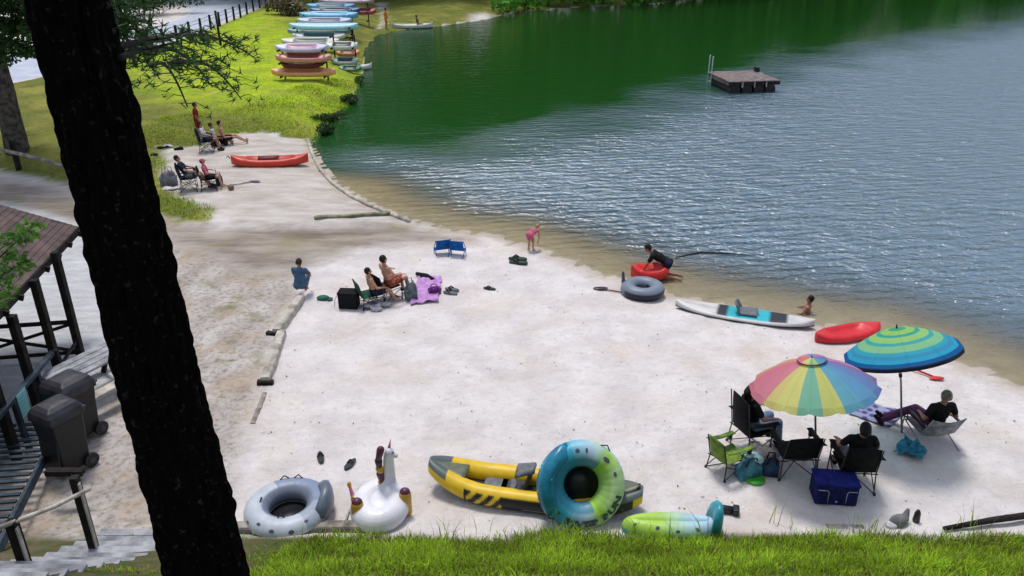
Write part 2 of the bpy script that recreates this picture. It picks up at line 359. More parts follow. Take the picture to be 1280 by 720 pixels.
wm = bpy.data.materials.new('lake_water'); wm.use_nodes = True; nt = wm.node_tree; nt.nodes.clear(); out = node(nt, 'ShaderNodeOutputMaterial'); geo = node(nt, 'ShaderNodeNewGeometry')
wd, wc, wr, _ = A('w')
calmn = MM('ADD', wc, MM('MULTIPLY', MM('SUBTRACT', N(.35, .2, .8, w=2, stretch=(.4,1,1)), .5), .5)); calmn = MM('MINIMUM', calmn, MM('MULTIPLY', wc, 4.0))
h1 = N(1.15, 0, 1, 4, .6, (.7,1.5,1), 3); h2 = N(4.2, 0, 1, 3, .6, (.8,1.3,1), 8)
wv = node(nt, 'ShaderNodeTexWave'); wv.inputs['Scale'].default_value = .75; wv.inputs['Distortion'].default_value = 3.5; wv.inputs['Detail'].default_value = 2; wv.inputs['Detail Scale'].default_value = .8
mp = node(nt, 'ShaderNodeMapping'); mp.inputs['Rotation'].default_value = (0, 0, R(80)); nt.links.new(geo.outputs['Position'], mp.inputs[0]); nt.links.new(mp.outputs[0], wv.inputs['Vector'])
def mad(a, b, c):
    n = node(nt, 'ShaderNodeMath', operation='MULTIPLY_ADD')
    for i, v in enumerate((a, b, c)):
        if isinstance(v, (int, float)): n.inputs[i].default_value = v
        else: nt.links.new(v, n.inputs[i])
    return n.outputs[0]
hh = mad(h1, 1.7, mad(h2, .75, mad(wv.outputs['Fac'], .16, 0)))
bp = node(nt, 'ShaderNodeBump'); nt.links.new(hh, bp.inputs['Height']); bp.inputs['Distance'].default_value = .155
amp = mad(calmn, -.86, 1.0); amp = MM('MULTIPLY', amp, MM('ADD', MM('MULTIPLY', wr, .75), .25)); nt.links.new(amp, bp.inputs['Strength'])
gl = node(nt, 'ShaderNodeBsdfGlossy'); nt.links.new(mad(calmn, -.14, .18), gl.inputs['Roughness']); gl.inputs['Color'].default_value = (.95,.97,1,1); nt.links.new(bp.outputs[0], gl.inputs['Normal'])
fr = node(nt, 'ShaderNodeFresnel'); fr.inputs['IOR'].default_value = 1.36; nt.links.new(bp.outputs[0], fr.inputs['Normal'])
tr = node(nt, 'ShaderNodeBsdfTransparent'); tr.inputs['Color'].default_value = (.85,.85,.74,1)
df = node(nt, 'ShaderNodeBsdfDiffuse'); nt.links.new(MX(calmn, (.115,.195,.270), (.012,.066,.012)), df.inputs['Color'])  # reflected tree green painted into calm water, sky blue into rippled water
s1 = node(nt, 'ShaderNodeMixShader'); nt.links.new(wd, s1.inputs[0]); nt.links.new(tr.outputs[0], s1.inputs[1]); nt.links.new(df.outputs[0], s1.inputs[2])
s2 = node(nt, 'ShaderNodeMixShader'); nt.links.new(MM('MULTIPLY', MM('MULTIPLY', mad(fr.outputs[0], 1.9, .06), mad(calmn, -.42, 1.0)), MM('ADD', MM('MULTIPLY', wr, .6), .4)), s2.inputs[0]); nt.links.new(s1.outputs[0], s2.inputs[1]); nt.links.new(gl.outputs[0], s2.inputs[2]); nt.links.new(s2.outputs[0], out.inputs[0])
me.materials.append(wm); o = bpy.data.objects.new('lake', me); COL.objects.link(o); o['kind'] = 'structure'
# ------------------------------------------------------------------ light
SUN_EL, SUN_AZ = R(70), R(-20)      # azimuth from +Y towards +X
w = bpy.data.worlds.new('World'); scn.world = w; w.use_nodes = True; nt = w.node_tree; bg = nt.nodes['Background']
sk = node(nt, 'ShaderNodeTexSky', sky_type='NISHITA'); sk.sun_disc = False; sk.sun_elevation = SUN_EL; sk.sun_rotation = SUN_AZ; sk.air_density = 1.0; sk.dust_density = 2.5; sk.ozone_density = 1.5
tcw = node(nt, 'ShaderNodeTexCoord'); cn = node(nt, 'ShaderNodeTexNoise'); cn.inputs['Scale'].default_value = 3.2; cn.inputs['Detail'].default_value = 8; cn.inputs['Roughness'].default_value = .62; nt.links.new(tcw.outputs['Generated'], cn.inputs['Vector'])
cr_ = node(nt, 'ShaderNodeMapRange'); cr_.inputs['From Min'].default_value = .47; cr_.inputs['From Max'].default_value = .60; nt.links.new(cn.outputs['Fac'], cr_.inputs['Value'])
cm = node(nt, 'ShaderNodeMix', data_type='RGBA'); cm.inputs['B'].default_value = (6.6, 6.7, 7.0, 1); nt.links.new(cr_.outputs['Result'], cm.inputs['Factor']); nt.links.new(sk.outputs[0], cm.inputs['A'])
nt.links.new(cm.outputs['Result'], bg.inputs[0]); bg.inputs[1].default_value = .135
sl = bpy.data.lights.new('sun', 'SUN'); sl.energy = 2.3; sl.angle = R(12); sl.color = (1,.96,.90); so = bpy.data.objects.new('sun', sl); COL.objects.link(so)
sd = Vector((math.sin(SUN_AZ)*math.cos(SUN_EL), math.cos(SUN_AZ)*math.cos(SUN_EL), math.sin(SUN_EL))); so.rotation_euler = sd.to_track_quat('Z', 'Y').to_euler(); so.location = (0, 0, 30)
scn.view_settings.view_transform = 'Standard'; scn.view_settings.look = 'None'; scn.view_settings.exposure = 0
scn.render.engine = 'CYCLES'; scn.cycles.transparent_max_bounces = 16; scn.cycles.max_bounces = 8
# ------------------------------------------------------------------ vegetation
M_bark = mat('bark_dark', (.036,.029,.027), .95, .1, 30, bump=1.0, bscale=34, spec=.05, col2=(.004,.0035,.0035))
for n_ in M_bark.node_tree.nodes:
    if n_.type == 'MAP_RANGE': n_.inputs['From Min'].default_value = .27; n_.inputs['From Max'].default_value = .40
M_bark2 = mat('bark_grey', (.09,.08,.07), .95, .3, 6, bump=.8, spec=.1, col2=(.03,.026,.022))
def leafmat(n, c, c2, tr=.35): return mat(n, c, .6, .2, 1.7, spec=.3, col2=c2, trans=tr)
M_pine = leafmat('pine_needles', (.045,.11,.028), (.018,.05,.015), .35)
M_leafd = leafmat('leaf_dark', (.035,.085,.018), (.012,.035,.010))
M_leafm = leafmat('leaf_mid', (.06,.15,.022), (.022,.065,.012))
M_leafb = leafmat('leaf_bright', (.13,.27,.035), (.05,.13,.02))
def leaves(mb, c, rad, n, size, seed=0, up=.5, aspect=.6, shell=.55):
    rg = np.random.default_rng(seed); 
    d = rg.normal(size=(n, 3)); d /= np.linalg.norm(d, axis=1)[:, None]; r = shell+(1-shell)*rg.random(n)**.6
    p = d*r[:, None]*np.array(rad)+np.array(c)
    nn = rg.normal(size=(n, 3))*.8+np.array([0, 0, up])+d*.5; nn /= np.linalg.norm(nn, axis=1)[:, None]
    t = np.cross(nn, rg.normal(size=(n, 3))); t /= np.linalg.norm(t, axis=1)[:, None]; b = np.cross(nn, t)
    s = size*(.6+.8*rg.random(n))[:, None]; t = t*s; b = b*s*aspect
    vs = np.stack([p-t, p+b*.9-t*.1, p+t, p-b*.9+t*.1], 1).reshape(-1, 3); o = len(mb.v)
    mb.v += [tuple(q) for q in vs]; mb.f += [(o+4*i, o+4*i+1, o+4*i+2, o+4*i+3) for i in range(n)]; mb.mi += [mb.m]*n
def trunk_mesh(pts, rads, n=64, amp=.02, k=200, seed=0):
    mb = MB(); pts = [Vector(p) for p in pts]; P = []
    for i in range(k):
        t = i/(k-1)*(len(pts)-1); j = min(int(t), len(pts)-2); f = t-j; c = pts[j].lerp(pts[j+1], f); r = rads[j]*(1-f)+rads[j+1]*f; row = []
        for q in range(n+1):
            a = 2*math.pi*(q % n)/n; d = Vector((math.cos(a), math.sin(a), 0)); w = Vector((math.cos(a)*2.2, math.sin(a)*2.2, c.z*.62+seed))
            h = noise.fractal(w*2.6, 1, 2, 4)*.22+abs(noise.noise(Vector((w.x*4.2, w.y*4.2, w.z*3.4))))*.55-.8*abs(noise.noise(w*7.))+.6*noise.noise(w*15)
            row.append(c+d*(r+amp*h*2))
        P.append(row)
    mb.grid(P, flip=False); return mb
# big dark pine in front
BX, BY = -1.98, 3.3
bl, br = onY(212, 720, BY), onY(308, 720, BY); tl, trr = onY(38, 0, BY), onY(132, 0, BY)
cb, ct = (bl+br)/2, (tl+trr)/2; rb, rt = (br-bl).length/2*.97, (trr-tl).length/2*.97
ax = (ct-cb)/(ct.z-cb.z); zb = hz(cb.x, BY)-.1; base = cb+ax*(zb-cb.z); topc = ct+ax*7
T = thing('pine_tree', 'large dark pine with rough bark and bare lower trunk leaning across the left foreground', 'tree', base)
rel = lambda p: Vector(p)-base
trunk_mesh([rel(base), rel(cb), rel(ct), rel(topc)], [rb*1.12, rb, rt, rt*.6], 120, .019, 640).build('trunk', M_bark, T)
def bough(mb, wood, p0, p1, droop, nt_, seed, width=.9, nl=.11, dens=26):
    rr = random.Random(seed); p0, p1 = Vector(p0), Vector(p1); L = (p1-p0).length; pts = []
    for i in range(9): t = i/8; pts.append(p0.lerp(p1, t)+Vector((0, 0, -droop*t*t+.12*math.sin(t*3))))
    wood.tube(pts, [.012*(1-.8*i/8)+.003 for i in range(9)], 6)
    d = (p1-p0).normalized(); s = d.cross(Vector((0,0,1))).normalized()
    for i in range(nt_):
        t = .08+.92*(i+rr.random()*.6)/nt_; j = min(int(t*8), 7); c = pts[j].lerp(pts[j+1], t*8-j); side = 1 if i % 2 else -1
        ln = width*(1-.55*t)*(.55+.6*rr.random()); tip = c+(s*side*(.75+.4*rr.random())+d*.7+Vector((0,0,-.30+.35*rr.random()))).normalized()*ln
        wood.tube([c, c.lerp(tip, .5)+Vector((0,0,.03)), tip], [.004,.003,.001], 4)
        for k in range(int(dens*ln)):
            u = rr.random()**.8; q = c.lerp(tip, u)+Vector((rr.gauss(0,.05), rr.gauss(0,.05), rr.gauss(0,.035)))
            for _ in range(10):
                v = Vector((rr.gauss(0,1), rr.gauss(0,1), rr.gauss(.2,.7))).normalized()*nl*(.6+.6*rr.random()); w_ = v.cross(Vector((rr.gauss(0,1), rr.gauss(0,1), rr.gauss(0,1)))).normalized()*(.0045 if nl < .08 else .008)
                mb.add([q-w_, q+w_, q+v+w_*.4, q+v-w_*.4], [(0,1,2,3)])
fol, wood = MB(), MB()
B0 = onY(140, 62, BY)
specs = [(onY(140, 60, BY), onY(318, 72, 7.2), .02, 28, 1, .28, 19), (onY(150, 72, BY), onY(262, 86, 6.6), .16, 22, 2, .38, 17), (onY(140, 40, BY), onY(166, 64, 4.3), .10, 14, 3, .22, 45),
         (onY(132, 10, BY), onY(158, 30, 4.2), .06, 12, 5, .16, 60), (onY(120, -40, BY), onY(150, -8, 4.1), .06, 10, 6, .18, 50), (onY(215, 80, 5.2), onY(300, 112, 7.0), .10, 16, 8, .42, 13), (onY(190, 82, 4.6), onY(232, 120, 6.4), .10, 12, 9, .40, 13)]
def bp_(*a):
    fol, wood = MB(), MB(); bough(fol, wood, *a); w_ = wood.build('branch', M_wdark_, T); fol.build('needles', M_pine, w_, smooth=False)
M_wdark_ = mat('twig_dark', (.02,.016,.014), .9, .3, 10)
for a, b, dr, n_, sd_, wd_, dn in specs: bp_(rel(a), rel(b), dr, n_, sd_, wd_, .050, dn)
for i in range(16):                                   # crown above the frame
    a = i*2.4; z = 2.2+i*.32; c = rel(ct)+ax*(z+3.8); L = 2.0-i*.06
    bp_(c, c+Vector((math.cos(a)*L, math.sin(a)*L, .1)), .4, 16, 40+i, .8, .10, 8)

# left background tree
def tree(name, label, p, H, r, crown_r, lean=(0,0), leafm=None, nl=1500, size=.3, z0=.35, seed=1, group=None, barkm=None, blobs=9, kind='leaf'):
    T = thing(name, label, 'tree', p, 0, group); rr = random.Random(seed)
    top = Vector((lean[0], lean[1], H)); fol = MB(); wd = trunk_mesh([(0,0,-.3), top*.5, top*.92], [r*1.25, r*.8, r*.25], 18, r*.08, 30, seed)
    lim = MB()
    for i in range(blobs):
        f = z0+(1-z0)*(i+.5)/blobs; a = i*2.4+seed; rad = crown_r*(1.0-.65*max(0, f-.45))*(.55+.6*rr.random()); c = top*f
        e = c+Vector((math.cos(a)*rad*.75, math.sin(a)*rad*.75, .12*H*rr.random()))
        lim.tube([c*.96, (c+e)/2, e], [r*.3, r*.18, r*.06], 6)
        for _ in range(3):
            q = e+Vector((rr.gauss(0, rad*.33), rr.gauss(0, rad*.33), rr.gauss(0, rad*.2)))
            leaves(fol, q, (rad*.5, rad*.5, rad*.33), nl//(blobs*3), size, rr.randrange(9999), .6, .6, .2)
    wd.build('trunk', barkm or M_bark2, T); lim.build('limb', barkm or M_bark2, T); fol.build('crown', leafm or M_leafd, T, smooth=False); return T
p = G(30, 188); p.x -= .25
lt = onY(2, 100, p.y); tree('leaning_tree', 'grey trunked tree beside the road behind the left rail, crown cut off by the frame', p, 11, .36, 3.6, ((lt.x-p.x)*2.7, 0), M_leafd, 5200, .20, .40, 3, blobs=12)
fl = MB(); PT = bpy.data.objects['leaning_tree']
for i, (a, b) in enumerate([(-10,10),(12,6),(30,14),(48,8),(5,30),(25,36),(44,40),(58,28),(8,54),(28,60),(46,62),(-15,50),(2,72),(66,50),(70,12)]): leaves(fl, onY(a, b, p.y-1.2+.5*(i%3))-p, (.62,.6,.34), 330, .085, 300+i, .6, .6, .1)
fl.build('low_foliage', M_leafd, PT, smooth=False)
p = Vector((-7.4, 7.8, hz(-7.4, 7.8)))
T = thing('sapling', 'bright green leafy sapling hanging over the shelter roof', 'tree', p)
wd = MB(); fl = MB(); tgt = [(12,300),(30,292),(8,340),(24,330),(2,372),(14,318),(-20,300),(-30,350),(40,284),(6,360)]
wd.tube([(0,0,-.2), (.2,0,1.6), (.5,.1,3.2)], [.06,.045,.03], 8)
for i, (a, b) in enumerate(tgt):
    q = onY(a, b, 7.9+.2*(i % 3))-p; wd.tube([(.35,.05,2.2+i*.09), (Vector((.5,.1,3.0))+q)/2, q], [.02,.014,.005], 5)
    leaves(fl, q, (.16,.16,.13), 52, .045, i, .4, .5, .1)
wd.build('trunk', M_bark2, T); fl.build('crown', leafmat('sap_leaf', (.12,.25,.04), (.04,.12,.02)), T, smooth=False)
# shrubs
def shrub(label, p, rad, nl, size, m, seed, name='shrub', group=None):
    T = thing(name, label, 'shrub', p, 0, group); fl = MB(); st = MB(); rr = random.Random(seed)
    for i in range(7):
        q = Vector((rr.uniform(-.6,.6)*rad[0], rr.uniform(-.6,.6)*rad[1], rad[2]*rr.uniform(.5,1.1))); st.tube([(0,0,-.1), q*.5+Vector((0,0,.05)), q], [.03,.02,.008], 5)
        leaves(fl, q, (rad[0]*.55, rad[1]*.55, rad[2]*.55), nl//7, size, seed*10+i, .5, .6, .2)
    st.build('stem', M_bark2, T); fl.build('foliage', m, T, smooth=False); return T
for i, (px, py, rx, ry, rz, m, lb) in enumerate([
    (150,20,5,2.5,2.0,M_leafd,'dark rounded shrub beyond the road beside the pine trunk'),
    (200,17,5,2.5,1.5,M_leafd,'long low shrub on the verge at the far side of the road'),
    (350,19,2.4,1.6,1.2,mat('shrub_brown',(.16,.14,.08),.8,.2,3,col2=(.07,.06,.03)),'brownish scrubby bush between the fence end and the stacked boats'),
    (414,150,.8,.7,.22,M_leafd,'low dark bush added for the dark bank reflection at the lawn corner'),  # dark bushes added where the bank's dark reflection lies on the water
    (436,128,.5,.9,.22,M_leafd,'low dark bush added for the dark bank reflection nearer the boat stack'),
    (450,104,.35,.9,.22,M_leafm,'green bank weeds beside the boat stack at the water edge'),
    (404,166,.5,.7,.25,M_leafd,'lowest dark clump added for the bank reflection where lawn meets the swimming beach')]):
    shrub(lb, G(px, py), (rx, ry, rz), 1400 if i < 3 else 700, .16 if i < 3 else .07, m, 20+i)
# far woods: uncountable
fw = MB(); fw.m = 0; tr_ = MB(); rr = random.Random(5)
line = [(-62,96),(-40,100),(-25,97),(-12,98),(0,100),(10,101),(20,104),(32,112),(45,122),(60,132),(80,146),(105,160),(140,178),(175,190),(205,150)]
hts = [26,28,28,28,27,26,24,22,19,17,16,16,16,16,14]
for i in range(len(line)-1):
    for k in range(15):
        f = rr.random(); x = line[i][0]*(1-f)+line[i+1][0]*f+rr.uniform(-2,2); y = line[i][1]*(1-f)+line[i+1][1]*f+rr.uniform(-1,16); H = (hts[i]*(1-f)+hts[i+1]*f)*rr.uniform(.8,1.12); z = hz(x, y)
        tr_.tube([(x,y,z-.5),(x,y,z+H*.8)], [.25,.08], 6)
        for j in range(6):
            u = .15+.8*j/5; w_ = H*.24*(1.1-.6*u); leaves(fw, (x+rr.uniform(-1,1), y+rr.uniform(-1,1), z+H*u), (w_, w_, H*.13), 80, .62, rr.randrange(99999), .5, .7, .3)
for i in range(90):
    f = i/90; px = 600+f*420; b = G(px, 18-f*22) if False else None
sh = poly([(625,20),(640,14),(700,10),(740,7),(800,5),(870,-2),(960,-15),(1120,-31),(1280,-39),(1500,-48)], 0); cum = 0
for a, b in zip(sh[:-1], sh[1:]):
    n_ = max(3, int(np.hypot(*(b-a))/1.1))
    for i in range(n_):
        q = a+(b-a)*(i+rr.random())/n_; x, y = q[0]+rr.uniform(-.5,.5), q[1]+rr.uniform(-.3,2.5)
        leaves(fw, (x, y, .8+rr.random()*.8), (1.5,1.3,1.2), 90, .30, cum+500, .5, .6, .3); cum += 1
fo = fw.build('far_woods', leafmat('far_leaf', (.09,.32,.022), (.03,.12,.012), .3), smooth=False); tag(fo, 'dense dark green woods and undergrowth along the far shore of the lake', 'woods', kind='stuff')
fo2 = tr_.build('far_trunks', M_bark2); tag(fo2, 'grey trunks of the woods standing along the far shore', 'tree trunks', kind='stuff')
# grass bank
bm_ = MB(); cols = []; rg = np.random.default_rng(3)
def blades(n, xr, yr, hh, wd, lean, dens=None):
    out = []
    x = rg.uniform(*xr, n); y = rg.uniform(*yr, n); P = np.stack([x, y], 1); keep = np.ones(n, bool)
    cl = nz(P, 1.6, 4)+.6*nz(P, 5, 9); 
    if dens is not None: keep = rg.random(n) < dens(P)
    x, y, cl = x[keep], y[keep], cl[keep]; n = len(x); z = height(np.stack([x, y], 1))-.01
    H = hh*(.5+.7*rg.random(n))*(1+.35*cl); az = rg.uniform(0, 6.28, n); L = lean*H*(.3+rg.random(n)); a2 = rg.uniform(0, 6.28, n)
    w = wd*(.7+.6*rg.random(n)); dx, dy = np.cos(az)*w, np.sin(az)*w; ex, ey = np.cos(a2)*L, np.sin(a2)*L
    A0 = np.stack([x-dx, y-dy, z], 1); B0 = np.stack([x+dx, y+dy, z], 1); C0 = np.stack([x+dx*.8+ex*.35, y+dy*.8+ey*.35, z+H*.6], 1); D0 = np.stack([x-dx*.8+ex*.35, y-dy*.8+ey*.35, z+H*.6], 1); E0 = np.stack([x+ex, y+ey, z+H*.97], 1)
    o = len(bm_.v); bm_.v += [tuple(q) for q in np.stack([A0,B0,C0,D0,E0], 1).reshape(-1, 3)]
    for i in range(n): k = o+5*i; bm_.f += [(k,k+1,k+2,k+3),(k+3,k+2,k+4)]
    bm_.mi += [0]*(2*n)
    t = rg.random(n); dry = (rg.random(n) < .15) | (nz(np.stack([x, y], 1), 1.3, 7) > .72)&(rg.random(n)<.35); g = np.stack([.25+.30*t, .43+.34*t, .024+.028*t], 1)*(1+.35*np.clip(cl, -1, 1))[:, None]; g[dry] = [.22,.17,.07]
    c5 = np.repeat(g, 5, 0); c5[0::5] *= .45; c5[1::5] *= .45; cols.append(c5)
xl = -3.2
edge_ = lambda P: np.clip((BANKY+.12+.20*nz(P, 1.1, 6)+.10*nz(P, 4.3, 2)-P[:, 1])/.25, 0, 1)*np.clip((P[:, 0]-xl+.3*nz(P, 2, 2))/.3, .02, 1)
blades(66000, (xl-.5, 7.6), (6.1, 9.7), .125, .0065, .6, edge_)
blades(12000, (xl-.2, 7.6), (6.8, 9.75), .24, .0055, .45, lambda P: edge_(P)*np.clip(.15+1.3*nz(P, 2.3, 11), .03, 1))
blades(420, (xl, 7.2), (8.7, 9.75), .46, .0065, .45, lambda P: np.clip(nz(P, 1.9, 3)*1.6, .05, 1))
blades(9000, (-6.2, -2.9), (6.9, 9.4), .06, .006, .6, lambda P: np.clip(nz(P, 1.6, 3)*1.6-.5, 0, 1))
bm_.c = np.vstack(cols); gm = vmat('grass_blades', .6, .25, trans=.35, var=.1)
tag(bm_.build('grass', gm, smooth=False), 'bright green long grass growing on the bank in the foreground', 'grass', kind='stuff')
bm_ = MB(); cols = []
# lawn tufts near the swimming beach and along the bank edge
vb = poly([(205,186),(250,182),(290,168),(330,166),(370,168),(392,178),(420,142),(440,124),(452,98),(400,110),(300,150),(200,160),(150,200),(205,262),(262,276),(265,262),(215,240)])
mn, mx_ = vb.min(0), vb.max(0)
blades(60000, (mn[0], mx_[0]), (mn[1], mx_[1]), .12, .012, .5, lambda P: np.where(sdist(P, vb) > -.3, np.clip(.35+.5*nz(P, .8, 2), .05, 1), 0)*(sdist(P, LAWN) > -.1))
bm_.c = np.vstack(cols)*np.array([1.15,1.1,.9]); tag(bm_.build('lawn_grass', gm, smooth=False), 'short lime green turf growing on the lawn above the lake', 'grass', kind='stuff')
# ------------------------------------------------------------------ fence, rails, timber
M_wood = mat('weathered_wood', (.30,.27,.24), .9, .25, 5, bump=.6, col2=(.13,.11,.10)); M_wdark = mat('dark_wood', (.022,.019,.018), .85, .3, 6, bump=.5, col2=(.008,.007,.007), spec=.2)
M_wpale = mat('pale_wood', (.48,.45,.40), .85, .2, 5, bump=.5, col2=(.25,.22,.19)); M_metal = mat('grey_metal', (.30,.31,.33), .35, .1, 10, metal=.7); M_blackm = mat('black_metal', (.012,.012,.013), .4, .1, 10, spec=.5)
fp = [(187,64),(205,58),(222,53),(238,47),(252,42),(264,37),(275,33),(284,29),(293,25),(301,22),(309,18),(317,14),(325,10)]
g0 = G(*fp[0]); T = thing('roadside_fence', 'long wooden post and wire fence between the road and the lawn', 'fence', g0)
pr = None; w_ = MB()
for i, q in enumerate(fp):
    g = G(*q)-g0; g.z = hz(g.x+g0.x, g.y+g0.y)-g0.z; MB().box((g.x, g.y, g.z+.55), (.20,.20,1.3), .3, taper=.9).build('post', M_wdark, T, smooth=False)
    if pr is not None:
        for h in (.45,.85,1.1): w_.tube([pr+Vector((0,0,h)), g+Vector((0,0,h))], .018, 5)
    pr = g
w_.build('wire', M_metal, T)
g = G(276, 56); T = thing('tall_post', 'single tall thin dark post standing on the lawn inside the roadside fence', 'post', g); MB().tube([(0,0,-.2),(-.05,0,2.25)], [.09,.08], 10).build('shaft', M_wdark, T); MB().ell((-.05,0,2.27), (.09,.09,.05)).build('cap', M_wdark, T)
g = G(334, 14); T = thing('tall_post', 'dark upright post at the far end of the roadside fence', 'post', g); MB().tube([(0,0,-.2),(0,0,2.6)], [.14,.12], 10).build('shaft', M_wdark, T); MB().ell((0,0,2.62), (.12,.12,.06)).build('cap', M_wdark, T)
a, b = G(24, 212), G(96, 236); T = thing('log_rail', 'low weathered log rail below the leaning tree on the left', 'rail', a); d = b-a; d.z = hz(b.x, b.y)-a.z
MB().box((0,0,.5), (.16,.16,1.2), .2).build('post', M_wdark, T, smooth=False); MB().box((d.x,d.y,d.z+.5), (.16,.16,1.2), .2).build('post', M_wdark, T, smooth=False)
MB().tube([(-.6,.1,.75), (d.x/2,d.y/2,d.z/2+.72), (d.x*1.1,d.y*1.1,d.z+.68)], .07, 8).build('rail', M_wood, T)
def timber(name, label, a, b, w, h, m, up=0, cat='timber'):
    c = (a+b)/2; T = MB(); n = 14; d = b-a; L = d.length; x, y, z = frame(d); rr = random.Random(int(abs(a.x)*100)); P = []
    for i in range(n+1):
        t = i/n; p = a-c+d*t; row = []; jx, jz = rr.gauss(0, .006), rr.gauss(0, .006)
        for u, v in ((-1,-1),(-1,.75),(-.8,1),(.8,1),(1,.75),(1,-1),(-1,-1)): row.append(p+x*(w/2*u+jx)+y*(h/2*v+jz))
        P.append(row)
    T.grid(P, flip=True); o0 = len(T.v); T.add([P[0][k] for k in range(6)], [tuple(range(6))]); T.add([P[-1][k] for k in range(6)], [tuple(reversed(range(6)))])
    o = T.build(name, m, smooth=False); o.location = c+Vector((0,0,up)); return tag(o, label, cat)
timber('landscape_timber', 'pale weathered timber edging the sand just below the child in blue', G(377,375), G(346,419), .19, .17, M_wpale, .07)
timber('landscape_timber', 'grey timber ending in a dark butt, nearer of the two beach edging logs', G(353,419), G(332,480), .19, .17, M_wpale, .07)
timber('timber_stake', 'short dark block wedged between the two beach edging timbers', G(334,418), G(352,420), .12, .10, M_wdark, .03)
timber('timber_stake', 'short dark block at the near end of the beach edging timbers', G(322,480), G(342,480), .12, .10, M_wdark, .03)
timber('buried_timber', 'thin half buried board continuing the beach edging towards the grey tube', G(331,492), G(316,530), .09, .06, M_wood, .0)
a, b = at(292, 678, .0), at(470, 668, .0); timber('retaining_timber', 'grey retaining timber under the grey tube at the foot of the grass', Vector((a.x, 9.50, .08)), Vector((b.x, 9.54, .08)), .18, .22, M_wood)
a, b = at(1030, 655, 0), at(1076, 657, 0); timber('retaining_timber', 'short grey timber half hidden in grass below the blue cooler', Vector((a.x, 9.62, .0)), Vector((b.x, 9.60, .0)), .12, .12, M_wood)
T_ = MB(); a = at(1180, 662, .1); b = at(1300, 642, .12); T_.tube([Vector((0,0,.02)), (b-a)*.5+Vector((0,0,.03)), b-a], [.035,.05,.055], 10); o = T_.build('dark_log', M_wdark); o.location = a; tag(o, 'dark rounded log lying at the grass edge in the lower right corner', 'log')
# beach edging curve
mb = MB(); pts = [G(*q) for q in ((385,176),(390,192),(400,212),(416,230),(440,247),(466,259),(492,270),(512,278))]; c = pts[0].copy(); mb.tube([q-c+Vector((0,0,.03)) for q in pts], .07, 8)
o = mb.build('edging_board', M_wpale); o.location = c; tag(o, 'thin pale curved edging along the waterline of the upper beach', 'edging')
timber('driftwood_plank', 'long greenish plank lying across the upper beach towards the water', G(393,274), G(488,268), .16, .10, mat('mossy_wood', (.20,.21,.13), .9, .3, 5, bump=.5, col2=(.09,.10,.05)), .04, 'plank')
# steps with handrail
M_plank = mat('grey_plank', (.33,.34,.37), .85, .22, 4, bump=.7, bscale=40, col2=(.16,.165,.18))
s0 = at(182, 674, .0); T = thing('wooden_steps', 'grey plank steps climbing the bank at the lower left beside the pine trunk', 'steps', (s0.x+.02, 9.5, 0)); tm_ = MB()
for i in range(12):
    y0 = -.05-i*.31; z0 = max(.07, hz(s0.x, 9.5+y0)+.05); 
    for k in (0, 1): MB().box((0, y0-.075-k*.152, z0+.02), (1.36, .14, .04), R(random.uniform(-.6,.6))).build('tread', M_plank, T, bevel=.006)
for sx in (-.6,.6):
    P_ = [Vector((sx, -.02-i*.31, max(.0, hz(s0.x, 9.5-i*.31)-.06))) for i in range(12)]
    st = MB(); [st.beam(P_[i], P_[i+1], .05, .16) for i in range(11)]; st.build('stringer', M_wood, T, smooth=False)
b1 = G(119, 690); t1 = onY(88, 600, b1.y)
b2x = onY(15, 655, b1.y-1.15); 
T = thing('handrail', 'dark wooden posts with a pale sagging rail at the lower left corner', 'handrail', b1)
MB().box((0,0,(t1.z-b1.z)/2), (.10,.10,t1.z-b1.z+.1), .1).build('post', M_wdark, T, smooth=False)
MB().box((.062,-.03,(t1.z-b1.z)/2-.03), (.018,.06,t1.z-b1.z), .1).build('pale_edge', M_wpale, T, smooth=False)  # thin pale strip along the right edge of the post
q = b2x-b1; zg = hz(b2x.x, b2x.y)-b1.z; MB().box((q.x, q.y, (q.z+zg)/2), (.11,.11,q.z-zg+.1), .1).build('post', M_wdark, T, smooth=False); MB().box((q.x+.065, q.y-.03, (q.z+zg)/2-.03), (.018,.06,q.z-zg), .1).build('pale_edge', M_wpale, T, smooth=False)
e1 = onY(112, 611, b1.y+.05)-b1; e2 = onY(-60, 682, b1.y-1.9)-b1; MB().tube([e1, (e1+q+Vector((0,0,.03)))/2-Vector((0,0,.04)), q+Vector((.03,0,.03)), e2], .030, 8).build('rail', M_wpale, T)
